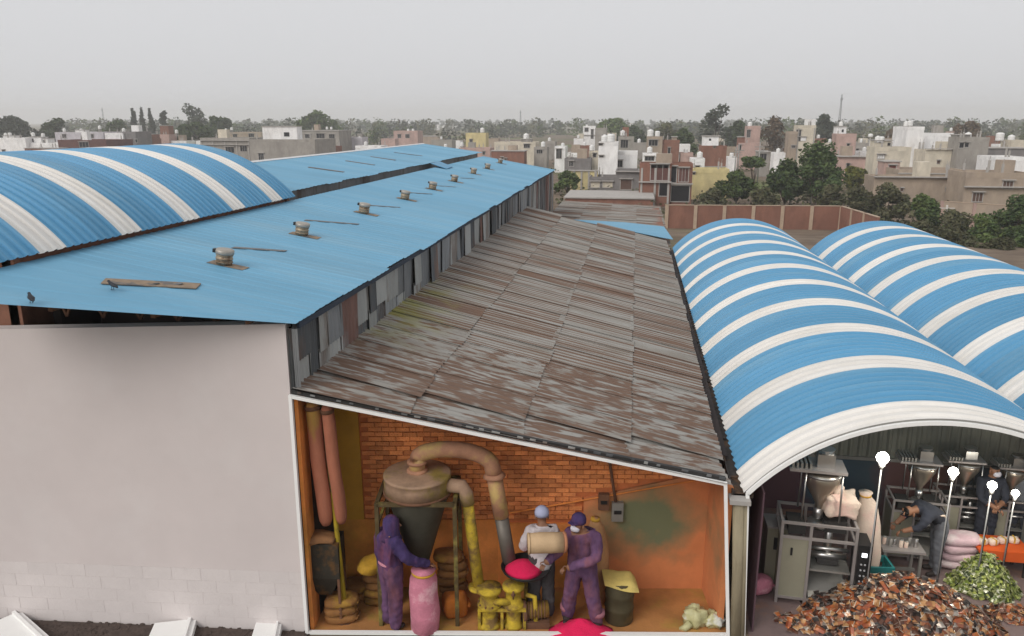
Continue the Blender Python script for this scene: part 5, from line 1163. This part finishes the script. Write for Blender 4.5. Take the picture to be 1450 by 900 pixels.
house('house', 'long blank cement house with a white stair room on top', 356, 448, 197, 240, 'grey', wins=((366, 374, 217, 228),), mum=((371, 420, 179, 'white', (402, 410, 187, 193)),))
house('house', 'beige house with two white tanks behind the balcony house', 318, 372, 187, 214, 'tan', tanks=((320, 184, 1.5), (328, 182, 1.5)), wins=((330, 336, 190, 195), (352, 360, 189, 194)))
house('house', 'cement house with a flat overhanging roof behind the blue roof', 424, 482, 185, 226, 'grey', para=False, wins=((432, 440, 190, 196), (448, 460, 189, 198), (466, 474, 190, 197)), tanks=((463, 181, 2, .3), (469, 181, 2, .3)))
house('house', 'bare red brick house with window holes above the blue roof', 428, 472, 207, 236, 'brick', wins=((433, 441, 211, 219), (445, 451, 211, 217), (456, 470, 210, 221)), cols=3)
house('house', 'grey-blue low house between cement house and white wall', 484, 514, 194, 224, 'lilac', tanks=((509, 196, 1, .5),), wins=((488, 494, 199, 205),))
house('house', 'low white-walled house with one tank above the blue roof', 504, 540, 206, 228, 'white', tanks=((518, 203, 1.5),))
house('house', 'brown brick house in the middle distance behind the blue roof', 558, 592, 185, 210, 'pink', tanks=((578, 184, 2), (585, 184, 2)), wins=((563, 568, 190, 195), (574, 580, 190, 195)))
house('house', 'long low house with a white roof edge, middle distance', 590, 624, 193, 207, 'tan', para=False)
house('house', 'pale yellow two-storey house with a tank, middle', 660, 688, 188, 222, 'yellow', tanks=((683, 184, 2, .6),), wins=((665, 669, 197, 203),))
house('house', 'low pinkish wall house at the foot of the yellow house', 650, 694, 209, 228, 'pink', tanks=((654, 204, 1.5), (631, 206, 1.5)))
house('house', 'low beige house with a white tank behind the flat shed roof', 700, 758, 201, 236, 'cream', tanks=((745, 193, 3, .6),), wins=((722, 728, 206, 210), (742, 750, 204, 209)), mum=((738, 752, 197, 'grey'),))
house('house', 'low red brick house behind the flat shed roof', 696, 742, 214, 244, 'brick', 4, para=False)
house('house', 'grey cement house with one dark window behind the shed end', 756, 774, 208, 242, 'grey', wins=((760, 768, 212, 217),), tanks=((769, 204, 1.5),))
house('house', 'narrow white house with a tall dark barred window', 785, 800, 207, 244, 'white', 5, wins=((788, 795, 211, 224),), tanks=((797, 205, 1.5, .35),))
house('house', 'low white terrace house right of the barred window house', 798, 822, 216, 240, 'white')
house('house', 'small grey house with a dark window behind the yellow plot wall', 799, 836, 224, 250, 'dgrey', wins=((806, 812, 228, 235),))
house('house', 'tall narrow cement house with white balcony', 825, 842, 178, 214, 'white', wins=((828, 833, 181, 186), (837, 840, 183, 196)), tanks=((831, 178, 1.5, .4),), ledge=(191,))
house('house', 'windowless cement back of the tall narrow house', 842, 858, 181, 216, 'grey', 8)
house('house', 'cream house corner with a tank left of the big white house', 833, 847, 214, 248, 'cream', wins=((840, 844, 217, 222),), tanks=((838, 209, 1.5, .45),))
house('boundary_wall', 'pale yellow plot wall beside the green bush', 800, 846, 242, 272, 'yellow', .3, cols=5, cat='wall', para=False)
house('house', 'stair tower of the big white house with two tanks', 846, 873, 201, 266, 'white', 5, wins=((848, 853, 203.5, 205), (849, 854, 220.5, 222)), tanks=((856, 196, 1.5, .5), (865, 195, 1.5, .6)))
house('house', 'big bright white house with a barred window', 873, 901, 214, 264, 'white', wins=((870.5, 881, 227, 236),))
house('house', 'cement stair room house with a square dark opening', 874, 896, 193, 240, 'grey', wins=((879, 889, 198, 209),), tanks=((882, 188, 1.5, .5),))
house('house', 'low cement house with two cream door panels', 834, 872, 250, 276, 'dgrey', 5, doors=((837, 849, 257.5, 265, HW['cream']), (853.5, 867, 257.5, 265, HW['cream'])))
house('house', 'brown house front with a dark arched gateway', 871, 904, 241, 277, 'dgrey', 5, doors=((879, 894, 254, 268, SHUT),), ledge=(243,))
house('house', 'unfinished beige tower house with a deep niche and two tanks', 914, 936, 193, 246, 'tan', wins=((919, 931, 198, 206),), tanks=((921, 188, 2, .6), (931, 189, 2, .5)))
house('house', 'unplastered brick house right of the beige tower', 936, 960, 198, 246, 'brick', wins=((946, 949, 209, 218),), mum=((952, 959, 194, 'tan'),))
house('house', 'small white hut with a dark wide window and tank', 909, 930, 217, 250, 'white', wins=((913.5, 926, 221.5, 227),), tanks=((920, 212, 1.5, .5),))
house('house', 'red brick shop house with an upper verandah, left half', 904, 948, 231, 292, 'brick', wins=((922, 946, 233, 255, HW['maroon']),), doors=((934, 946, 259, 277, PANE),), ledge=(258,), cols=3)
house('house', 'red brick shop house with an open dark ground floor, right half', 949, 978, 231, 292, 'brick', wins=((951, 957, 236, 258, PANE), (962, 974, 238, 257, HW['maroon'])), doors=((951, 975, 263, 285, PANE),), ledge=(260.5,))
house('house', 'plain yellow house right of the brick shop houses', 979, 1030, 239, 282, 'yellow', wins=((981, 984, 244, 246.5),), cols=0)
house('house', 'small white hut with a tank on the yellow house', 977, 996, 224, 262, 'white', 4, tanks=((991, 219, 1.5, .45),), wins=((985, 990, 235, 237),))
house('house', 'red brick house with grey attic and white roof room', 990, 1026, 206, 258, 'brick', mum=((996, 1018, 193, 'white', (1004, 1007, 196, 199)),), ledge=(236,), wins=((1010, 1013, 207, 209),))
house('house', 'slim pink tower house with a tall dark window', 1055, 1073, 178, 236, 'pink', 5, wins=((1058, 1062, 184, 194),), tanks=((1062, 176, 1.5, .5),))
house('house', 'low pinkish brick house at the foot of the pink tower', 1044, 1075, 202, 240, 'pink', doors=((1046, 1049, 205, 213, PANE),), mum=((1046, 1055, 194, 'brick'),))
house('house', 'open cement frame shelter beside the thin poles', 1072, 1088, 215, 250, 'grey', wins=((1074, 1085, 217.5, 226),), para=False)
house('house', 'unfinished cream house with tall openings behind the big tree', 1124, 1150, 177, 240, 'cream', wins=((1128, 1133, 184, 199),), doors=((1130, 1141, 194, 199, HW['white']),), cols=2)
house('house', 'low cement wing left of the unfinished cream house', 1113, 1125, 186, 240, 'tan', wins=((1121, 1126, 206, 209),))
house('house', 'brown-pink house with a white roof room behind the big tree', 1180, 1208, 189, 240, 'pink', mum=((1185, 1199, 179, 'white', (1192, 1194.5, 183, 187)),), tanks=((1191, 175, 2, .4),))
house('house', 'low house with a reddish roof edge behind the yellow-green bush', 1184, 1230, 222, 258, 'pink', para=False, ledge=(222,))
house('house', 'bright white house with a tall stair block and blank wall', 1275, 1299, 179, 262, 'white', 7, tanks=((1283, 175, 2, .35), (1289, 174, 2, .4)))
house('house', 'long bright white wall of the stair block house', 1299, 1341, 188, 258, 'white', tanks=((1341, 193, 1.5, .5),))
house('house', 'cream house in front of the bright white house', 1304, 1347, 212, 266, 'cream', 5, ledge=(211,))
house('house', 'rough cement house with paired dark windows', 1348, 1391, 194, 268, 'grey', wins=((1359, 1364, 202, 209), (1366.5, 1371, 202, 208)), tanks=((1371, 192, 2, .45),), mum=((1356, 1374, 191, 'grey'),))
house('house', 'cream house with twin tanks beside the street lamp', 1232, 1283, 208, 272, 'cream', mum=((1240, 1250, 199, 'cream'), (1251, 1263, 199, 'cream', (1257, 1261, 202, 206))), tanks=((1243, 197, 1.5, .4), (1248, 197, 1.5, .4)), wins=((1243, 1252, 219, 224, TANKW),))
house('house', 'small pink hut with a dark red door on a terrace', 1247, 1269, 229, 278, 'pink', 3, doors=((1259, 1267, 234, 249),), para=False)
house('house', 'low tan terrace house with stepped decks on the right', 1268, 1362, 240, 284, 'tan', 6, ledge=(246,))
house('house', 'broad blank tan house front above the acacia scrub', 1233, 1362, 250, 298, 'tan', 4, cols=0, ledge=(251,))
house('house', 'white house with one small window at the right edge', 1402, 1446, 222, 276, 'white', 6, wins=((1428.5, 1433.5, 230.5, 236.5),))
house('house', 'tan house with two brown shuttered windows on the right', 1360, 1450, 244, 308, 'tan', 5, wins=((1421, 1433, 256.5, 266.5, SHUT), (1378, 1390, 273, 285, SHUT)), ledge=(265,))
house('house', 'low maroon house between cement house and white house', 1388, 1404, 224, 268, 'maroon', 5)
house('house', 'dark low shed roof left of the white edge house', 1392, 1448, 210, 262, 'dgrey', 4, para=False)
house('house', 'cream house with a tank at the far right edge', 1424, 1446, 198, 250, 'cream', tanks=((1432, 196, 1.5, .6), (1416, 193, 1.5, .7)))
house('storage_block', 'long flat grey-roofed block with a brick front beyond the lean-to', 800, 924, 281, 300, 'brick', 9, para=False, cat='building')
# -- smaller houses filling the gaps
FILL = [('white', 246, 262, 194, 212), ('grey', 262, 282, 196, 216), ('cream', 300, 318, 189, 208), ('brick', 392, 410, 188, 204), ('pink', 540, 560, 196, 212), ('grey', 610, 640, 198, 214), ('white', 636, 652, 199, 212), ('tan', 690, 706, 196, 214), ('grey', 770, 786, 200, 226), ('white', 812, 826, 196, 216), ('brick', 820, 836, 206, 230), ('cream', 858, 872, 188, 214), ('grey', 896, 914, 202, 232), ('white', 960, 976, 204, 232), ('pink', 962, 980, 216, 246), ('tan', 1026, 1044, 208, 236), ('white', 1030, 1042, 222, 244), ('grey', 1090, 1112, 200, 228), ('white', 1094, 1110, 216, 244), ('brick', 1150, 1168, 196, 224), ('cream', 1168, 1182, 202, 228), ('grey', 1210, 1230, 202, 232), ('white', 1216, 1232, 214, 238), ('tan', 1256, 1276, 196, 230), ('pink', 1342, 1352, 186, 222), ('brick', 1392, 1412, 198, 228), ('white', 1410, 1424, 204, 232), ('cream', 1300, 1318, 200, 226)]
NEAR = ['the pinkish house', 'the tiny white hut', 'the railed balcony', 'the white stair room', 'the far brown house', 'the long low house', 'the yellow house', 'the beige tank house', 'the barred window house', 'the tall narrow house', 'the white terrace', 'the white stair tower', 'the square-opening house', 'the brick tower', 'the yellow front', 'the brick attic house', 'the dark poles', 'the pink tower', 'the cement shelter', 'the cream frame house', 'the big tree', 'the street lamp', 'the twin-tank house', 'the white stair block', 'the paired windows', 'the right maroon house', 'the white edge house', 'the long white wall']
for (wm, x0, x1, yt, yb), nr in zip(FILL, NEAR):
    house('house', 'small %s house by %s' % ({'grey': 'cement', 'brick': 'red brick'}.get(wm, wm), nr), x0, x1, yt, yb, wm, tanks=(((x0 + x1) / 2, yt - 3, 1.5, .4),) if x0 % 3 else ())
# -- boundary walls
BW = HW['brick']; COP = mat('wall_coping', (.40, .30, .22), .9)
def boundary(label, pts, h, mt, nb, pil):
    t = thing('boundary_wall', label, 'wall', (pts[0].x, pts[0].y, pts[0].z)); o = pts[0]
    for a, b in zip(pts[:-1], pts[1:]):
        d = b - a; n = max(1, round(d.length / nb))
        for i in range(n):
            p, q = a + d * i / n - o, a + d * (i + 1) / n - o; m = MB(); m.bar(p + Vector((0, 0, h / 2 - .2)), q + Vector((0, 0, h / 2 - .2)), .2, h + .4); m.build('panel', mt, t)
            m = MB(); m.box(p.x - .16, p.x + .16, p.y - .2, p.y + .14, -.3, h + .06); m.build('pillar', pil, t)
        m = MB(); m.bar(a - o + Vector((0, 0, h + .03)), b - o + Vector((0, 0, h + .03)), .28, .06); m.build('coping', COP, t)
boundary('long red brick boundary wall with pale pillars beyond the vault roofs', [Zp(943, 323, ZT), Zp(1188, 325, ZT), Zp(1240, 345, ZT)], Yp(1050, 291, Zp(1050, 324, ZT).y).z - ZT, BW, 2.75, COP)
boundary('beige boundary wall with pillars among the scrub on the right', [Zp(1330, 318, ZT), Zp(1424, 326, ZT)], Yp(1380, 288, Zp(1380, 322, ZT).y).z - ZT, HW['tan'], 2.6, HW['pink'])

# ================================================================ trees
def leafmat(n, c, c2): return mat(n, c, .8, 0, .35, .8, 0, 40, .18, (1, 1, 1), c2, 1.1, (.45, .6), spec=.15)
LM = dict(dark=leafmat('leaf_dark', (.055, .085, .032), (.085, .115, .042)), mid=leafmat('leaf_mid', (.07, .105, .036), (.11, .14, .045)), olive=leafmat('leaf_olive', (.105, .10, .055), (.08, .09, .042)), bright=leafmat('leaf_bright', (.06, .12, .02), (.10, .17, .03)), yellow=leafmat('leaf_yellow', (.16, .16, .03), (.09, .11, .025)), dry=leafmat('leaf_dry', (.125, .085, .055), (.10, .08, .05)), blue=leafmat('leaf_far', (.06, .075, .055), (.08, .09, .06)))
BARK = mat('bark', (.09, .065, .05), .95, 0, .3, 4)
def leaves(m, c, rad, n, size, rg, flat=.5):
    for _ in range(n):
        while True:
            p = Vector((rg.uniform(-1, 1), rg.uniform(-1, 1), rg.uniform(-1, 1)))
            if .25 < p.length < 1: break
        p = Vector((c[0] + p.x * rad[0], c[1] + p.y * rad[1], c[2] + p.z * rad[2])); s = size * rg.uniform(.6, 1.3)
        a = Vector((rg.gauss(0, 1), rg.gauss(0, 1), rg.gauss(0, flat))).normalized(); b = a.cross(Vector((rg.gauss(0, 1), rg.gauss(0, 1), rg.gauss(0, 1)))).normalized()
        a *= s; b *= s * .62; i = len(m.v); m.v += [tuple(p - a), tuple(p + b), tuple(p + a), tuple(p - b)]; m.f.append((i, i + 1, i + 2, i + 3))
def tree(label, px, yb, yt, wpx, leaf, seed, kind='round', name='tree', group='trees in the town', dens=1., trunk=.12):
    wpx *= 1.22
    rg = random.Random(seed); b = Zp(px, yb, ZT); H_ = Yp(px, yt, b.y).z - ZT; W = abs(Yp(px + wpx / 2, yb, b.y).x - Yp(px - wpx / 2, yb, b.y).x) / 2
    t = thing(name, label, 'tree' if name != 'bush' else 'bush', b, 0, group); tr = MB(); cr = MB(); s = max(.12, b.y * .0022)
    hb = H_ * (trunk if kind != 'bush' else .04); r0 = max(.05, H_ * .022)
    lobes = []
    nl = {'round': 17, 'tall': 12, 'bush': 12, 'umbrella': 8, 'poplar': 9, 'bare': 10, 'palm': 0}[kind]
    for i in range(nl):
        a = rg.uniform(0, 6.28); f = i / max(1, nl - 1)
        if kind in ('round', 'bush'):
            z = hb + (H_ - hb) * (.22 + .66 * f); rr_ = W * (1 - .7 * f ** 2.2) * rg.uniform(.30, .85); q = rg.uniform(.22, .42)
        elif kind in ('tall', 'bare'):
            z = hb + (H_ - hb) * (.15 + .8 * f); rr_ = W * (.95 - .6 * f) * rg.uniform(.4, .8); q = .34
        elif kind == 'umbrella':
            z = H_ * rg.uniform(.72, .9); rr_ = W * rg.uniform(.2, .75); q = .42
        else:
            z = hb + (H_ - hb) * (.1 + .85 * f); rr_ = W * .15; q = .8 * (1.1 - f)
        c = (rr_ * math.cos(a), rr_ * math.sin(a), z); rad = (W * q * rg.uniform(.8, 1.15), W * q * rg.uniform(.8, 1.15), (H_ - hb) * .15 if kind == 'poplar' else min((H_ - hb) * .22, W * q * (.45 if kind == 'umbrella' else .85)))
        lobes.append((c, rad))
    n = int(dens * (60 if kind == 'bare' else 150) * min(2.4, max(.45, wpx / 36)))
    for c, rad in lobes:
        leaves(cr, c, rad, n, s, rg)
        tr.path([(0, 0, hb * .8), (c[0] * .45, c[1] * .45, (hb + c[2]) / 2), c], [r0 * .6, r0 * .35, r0 * .12], 5)
    if kind == 'palm':
        for i in range(12):
            a = 6.28 * i / 12 + rg.uniform(-.2, .2); pts = [Vector((math.cos(a) * W * f, math.sin(a) * W * f, H_ * (.9 + .10 * math.sin(f * 2.6) - .22 * f * f))) for f in (.02, .25, .5, .75, 1)]
            for k in range(4):
                p, q = pts[k], pts[k + 1]; sd = Vector((-math.sin(a), math.cos(a), 0)) * W * .12; j = len(cr.v); cr.v += [tuple(p - sd), tuple(p + sd), tuple(q + sd * .7), tuple(q - sd * .7)]; cr.f.append((j, j + 1, j + 2, j + 3))
        hb = H_ * .9
    tr.path([(0, 0, -.2), (rg.uniform(-.1, .1), 0, hb * .5), (0, 0, hb)], [r0 * 1.3, r0, r0 * .8], 7)
    tr.build('trunk', BARK, t, True); cr.build('crown', LM[leaf], t); return t
TR = [('broad dark tree at the far left edge, on the skyline', 20, 214, 167, 66, 'blue', 'round'), ('dark round tree left of the water tank houses', 84, 212, 167, 34, 'dark', 'round'), ('slim poplar with bare top, leftmost of the poplar row', 194, 206, 157, 14, 'blue', 'poplar'), ('slim poplar, second in the row', 205, 207, 156, 13, 'blue', 'poplar'), ('slim poplar, third in the row', 217, 206, 157, 14, 'blue', 'poplar'), ('slim grey poplar, last in the row', 236, 206, 158, 14, 'blue', 'tall'),
      ('low dark tree in front of the poplar row', 168, 208, 171, 34, 'dark', 'round'), ('tall thin-leaved grey tree on the skyline, left', 281, 207, 152, 46, 'blue', 'bare'), ('dark tree right of the tall grey tree', 303, 208, 163, 26, 'dark', 'round'), ('small dark tree at the right end of the left tree group', 321, 206, 165, 20, 'dark', 'round'), ('spreading dark tree below the tall grey tree', 278, 216, 176, 50, 'dark', 'round'),
      ('full green tree on the skyline above the cement houses', 447, 206, 160, 46, 'mid', 'round'), ('small tree right of the full green tree', 474, 204, 170, 24, 'mid', 'round'), ('rounded green tree behind the narrow cement house', 868, 208, 170, 58, 'mid', 'round'), ('dark tree beside the cement stair room', 898, 212, 178, 30, 'dark', 'round'), ('olive tree behind the beige tower house', 940, 216, 176, 40, 'olive', 'round'), ('dark dense tree left of the brick attic house', 966, 230, 182, 36, 'dark', 'round'),
      ('tallest grey-green tree on the skyline with bare stems', 1012, 222, 152, 50, 'blue', 'bare'), ('dark tree right of the tallest tree', 1042, 218, 172, 36, 'dark', 'round'), ('brown dry tree beside the pink tower', 1088, 228, 168, 48, 'dry', 'bare'), ('grey-green tree left of the lattice mast', 1164, 220, 165, 34, 'blue', 'tall'), ('biggest dark green tree beyond the brick wall', 1152, 296, 204, 80, 'dark', 'round'), ('dark green tree left of the biggest tree', 1110, 294, 228, 60, 'dark', 'round'), ('flat-topped tree with a thin trunk near the poles', 1066, 272, 220, 40, 'mid', 'umbrella'), ('leafy green tree right of the yellow house', 1042, 290, 243, 50, 'mid', 'round'),
      ('yellow-green bushy tree right of the biggest tree', 1206, 272, 236, 36, 'yellow', 'round'), ('dark green bush at the end of the flat blue shed', 803, 276, 241, 30, 'mid', 'round'), ('bright green round tree before the tan house', 1324, 296, 257, 38, 'bright', 'round'), ('thin palm on the tan terrace', 1343, 256, 214, 24, 'olive', 'palm'), ('dark umbrella-shaped tree by the rough cement house', 1372, 262, 212, 24, 'dark', 'umbrella'), ('dry brown tree behind the white wall house', 1362, 222, 174, 48, 'dry', 'round'), ('dark tree left of the stair block house', 1262, 222, 178, 30, 'dry', 'round')]
for i, q in enumerate(TR): tree(*q[:6], 200 + i, q[6])
BU = [('olive acacia bush nearest the corner of the brick wall', 1205, 318, 264, 62, 'olive'), ('grey-green acacia bush below the blank tan house', 1252, 322, 262, 66, 'olive'), ('low spreading acacia bush right of the grey-green one', 1296, 336, 278, 66, 'mid'), ('dark thicket below the beige boundary wall', 1345, 346, 300, 60, 'olive'), ('large dark bush at the right edge below the tan house', 1432, 352, 274, 70, 'dark'), ('dark bush left of the right-edge bush', 1392, 354, 306, 58, 'mid'), ('dark scrub bush nearest the right vault roof', 1300, 352, 314, 70, 'olive'), ('broad low bush behind the right vault roof', 1350, 366, 326, 80, 'olive'), ('low dark bush right of the broad low bush', 1408, 378, 338, 70, 'olive'), ('small olive bush under the yellow house', 1006, 294, 268, 46, 'olive'), ('low bush behind the brick wall below the biggest tree', 1080, 300, 268, 44, 'olive'), ('pale olive scrub bush above the corner of the brick wall', 1176, 306, 262, 42, 'olive'), ('dark low bush at the far right below the vault', 1448, 372, 318, 46, 'dark')]
for i, q in enumerate(BU): tree(*q, 300 + i, 'bush', 'bush', 'bushes beyond the vault roofs')
# far woods: nobody could count them
far = [MB(), MB(), MB()]; rg = random.Random(99)
for i in range(950):
    yy = 300 * (1500 / 300) ** (rg.random() ** .8); xx = rg.uniform(-.80, .72) * yy
    ang_ = xx / yy
    if yy < 460 and -.30 < ang_ < .02 and rg.random() < .75: continue        # open fields
    h = rg.uniform(7, 13) * (1 if yy > 420 else .7); w_ = h * rg.uniform(.35, .6); k = rg.choice((0, 0, 1, 2)) if yy < 800 else rg.choice((0, 1))
    sz = yy * .0021
    for j in range(3):
        leaves(far[k], (xx + rg.uniform(-.5, .5) * w_, yy + rg.uniform(-.5, .5) * w_, ZT + h * (.18 + .25 * j)), (w_ * (1.15 - .25 * j), w_, h * .30), 26 if yy < 700 else 16, sz, rg)
for k, (m, lm) in enumerate(zip(far, ('blue', 'olive', 'mid'))):
    o = m.build('far_wood', LM[lm]); o['kind'] = 'stuff'; o['label'] = ('grey-green', 'olive', 'green')[k] + ' far woods along the horizon'; o['category'] = 'trees'
# scrub at the foot of houses
sc_ = MB()
for i in range(420):
    px, py = rg.uniform(780, 1450), rg.uniform(232, 330); p = Zp(px, py, ZT)
    if p.y < 78: continue
    h = rg.uniform(.5, 1.6); leaves(sc_, (p.x, p.y, ZT + h * .4), (h * 1.5, h, h * .7), 22, .16 + p.y * .0009, rg)
o = sc_.build('scrub', LM['olive']); o['kind'] = 'stuff'; o['label'] = 'low olive scrub growing between the houses'; o['category'] = 'scrub'
# tiny far houses
fh = 0
for (px, yb, w_, h_, wm) in ((48, 190, 9, 4, 'white'), (384, 186, 10, 4, 'white'), (612, 184, 4, 8, 'white'), (620, 184, 3, 8, 'white'), (628, 184, 3, 7, 'white'), (638, 184, 6, 8, 'white'), (645, 184, 4, 8, 'white'), (1378, 176, 10, 4, 'white'), (1318, 182, 12, 4, 'pink'), (1330, 184, 10, 4, 'pink'), (1398, 184, 8, 6, 'white'), (1384, 182, 8, 5, 'pink'), (1252, 196, 10, 4, 'white'), (1422, 188, 6, 8, 'lilac'), (1440, 186, 8, 5, 'white'), (970, 178, 14, 5, 'white'), (896, 178, 16, 4, 'cream'), (770, 186, 6, 4, 'cream'), (1016, 200, 16, 5, 'cream'), (1270, 206, 14, 6, 'tan')):
    house('far_house', ('tiny %s building on the horizon, %s from the left among the far ones' % ({'white': 'white', 'pink': 'pinkish', 'cream': 'cream', 'lilac': 'lilac', 'tan': 'tan'}[wm], ('first', 'second', 'third', 'fourth', 'fifth', 'sixth', 'seventh', 'eighth', 'ninth', 'tenth', 'eleventh', 'twelfth', 'thirteenth', 'fourteenth', 'fifteenth', 'sixteenth', 'seventeenth', 'eighteenth', 'nineteenth', 'twentieth')[fh])), px - w_ / 2, px + w_ / 2, yb - h_, yb, wm, None, para=False); fh += 1
# ---- poles, lamp post, masts
CONC = mat('pole_concrete', (.50, .47, .43), .9, 0, .1)
for i, (px, yb, yt, lab) in enumerate(((1118, 292, 231, 'pale concrete pole with a lamp arm left of the big tree'), (1147, 292, 244, 'thin pale pole in front of the big tree'), (1162, 292, 250, 'left of the twin poles right of the big tree'), (1166, 292, 249, 'right of the twin poles right of the big tree'), (1337, 322, 290, 'short concrete pole with a cross arm among the scrub'))):
    b = Zp(px, yb, ZT); h = Yp(px, yt, b.y).z - ZT; t = thing('utility_pole', lab, 'pole', b, 0, 'concrete poles beyond the brick wall'); m = MB(); m.tube((0, 0, -.3), (0, 0, h), .14, .09, 8); m.build('shaft', CONC, t, True)
    m = MB(); m.box(-.7, .7, -.05, .05, h - .35, h - .25); 
    if i in (0, 4): m.build('cross_arm', CONC if i else DULL_STEEL, t)
for (px, yb, yt, lab) in ((1039, 262, 208, 'left of two dark poles before the pink tower'), (1043, 262, 205, 'right of two dark poles before the pink tower'), (1072, 262, 200, 'thin dark pole at the foot of the pink tower')):
    b = Zp(px, yb, ZT); h = Yp(px, yt, b.y).z - ZT; t = thing('utility_pole', lab, 'pole', b, 0, 'dark poles in the town'); m = MB(); m.tube((0, 0, -.3), (0, 0, h), .12, .09, 6); m.build('shaft', DULL_STEEL, t, True); m = MB(); m.box(-.8, .8, -.05, .05, h - .9, h - .78); m.box(-.6, .6, -.05, .05, h - 1.6, h - 1.5); m.build('cross_arm', DULL_STEEL, t)
b = Zp(1225, 262, ZT); h = Yp(1225, 194, b.y).z - ZT; t = thing('street_lamp', 'tall street lamp with a white globe left of the cream gate house', 'street lamp', b); m = MB(); m.tube((0, 0, -.2), (0, 0, h), .10, .07, 8); m.build('post', CONC, t, True); m = MB(); m.blob((0, 0, h + .25), (.35, .35, .3), 2, .02); m.build('globe', TANKW, t, True)
MAST = mat('mast_steel', (.22, .22, .24), .7, .3)
def mast(px, yb, yt, wbase, lab):
    b = Zp(px, yb, ZT); h = Yp(px, yt, b.y).z - ZT; t = thing('lattice_mast', lab, 'mast', b, 0, 'masts on the horizon'); m = MB(); n = 14; r = .16 + b.y * .00012
    c = [(wbase * math.cos(a), wbase * math.sin(a)) for a in (.5, 2.6, 4.7)]
    for x, y in c: m.tube((x, y, 0), (x * .25, y * .25, h), r, r * .7, 5)
    m.build('legs', MAST, t); m = MB()
    for k in range(n):
        f0, f1 = k / n, (k + 1) / n
        for j in range(3):
            p, q = c[j], c[(j + 1) % 3]; s0, s1 = 1 - .75 * f0, 1 - .75 * f1; m.tube((p[0] * s0, p[1] * s0, h * f0), (q[0] * s1, q[1] * s1, h * f1), r * .5, r * .5, 4)
    m.build('bracing', MAST, t)
    m = MB()
    m.box(-.9, .9, -.4, .4, h * .84, h * .84 + 2.2)
    m.build('antenna_panel', MAST, t)
mast(1187, 188, 133, 1.3, 'tall lattice mast on the skyline at the right'); mast(148, 182, 152, 1.6, 'faint lattice mast on the skyline at the left'); mast(737, 182, 156, 1.6, 'faint lattice mast on the skyline at the centre')
# ---- things at the foot of the grey wall
for i, (p, q, wd_, lab) in enumerate(((Zp(250, 889, 0), Zp(225, 960, 0), .62, 'white painted slab lying before the middle of the grey wall'), (Zp(382, 890, 0), Zp(365, 960, 0), .40, 'white painted slab lying near the room corner'), (Zp(0, 888, 0), Zp(60, 950, 0), .62, 'white painted slab at the bottom left corner'))):
    t = thing('white_slab', lab, 'slab', (p.x, p.y, .02), 0, 'white slabs on the ground'); d = (q - p); s = Vector((-d.y, d.x, 0)).normalized() * wd_ / 2
    m = MB(); m.prism([-s * .9, d - s, d + s, s * .9], [-s * .9 + Vector((0, 0, .10)), d - s + Vector((0, 0, .10)), d + s + Vector((0, 0, .10)), s * .9 + Vector((0, 0, .10))]); m.build('slab', FRAME_WHITE, t)
    m = MB(); m.prism([s * .55, d + s * .6, d + s * .75, s * .7], [s * .55 + Vector((0, 0, .14)), d + s * .6 + Vector((0, 0, .14)), d + s * .75 + Vector((0, 0, .14)), s * .7 + Vector((0, 0, .14))]); m.build('rib', FRAME_WHITE, t)
m = MB(); rg = random.Random(55)
for i in range(520):
    px, py = rg.uniform(-10, 440), rg.uniform(878, 910); p = Zp(px, py, 0); s = rg.uniform(.012, .05); m.blob((p.x, p.y - .04, s * .3), (s, s * rg.uniform(.6, 1), s * .6), i, .15, 6, 4, .8)
o = m.build('rubble', SOIL); o['kind'] = 'stuff'; o['label'] = 'dark crumbs of soil and rubble along the foot of the grey wall'; o['category'] = 'rubble'
m = MB(); a_, b_ = A + wn * -.03, W1 + wn * -.03; f_ = wn * -1.6
m.prism([a_ + f_ , b_ + f_, b_, a_], [a_ + f_ + Vector((0, 0, .006)), b_ + f_ + Vector((0, 0, .006)), b_ + Vector((0, 0, .03)), a_ + Vector((0, 0, .03))]); struct(m.build('yard', SOIL))

# ================================================================ haze
hz = MB(); hz.box(-2500, 2500, -80, 2700, -4.5, 40); hm = bpy.data.materials.new('haze_air'); hm.use_nodes = True; N = hm.node_tree.nodes; N.clear()
pv = N.new('ShaderNodeVolumePrincipled'); pv.inputs['Color'].default_value = (.985, .985, .99, 1); pv.inputs['Density'].default_value = .00062; pv.inputs['Anisotropy'].default_value = .2
mo_ = N.new('ShaderNodeOutputMaterial'); hm.node_tree.links.new(pv.outputs[0], mo_.inputs['Volume'])
o = hz.build('haze', hm); o['kind'] = 'stuff'; o['label'] = 'thin pale haze over the town'; o['category'] = 'haze'
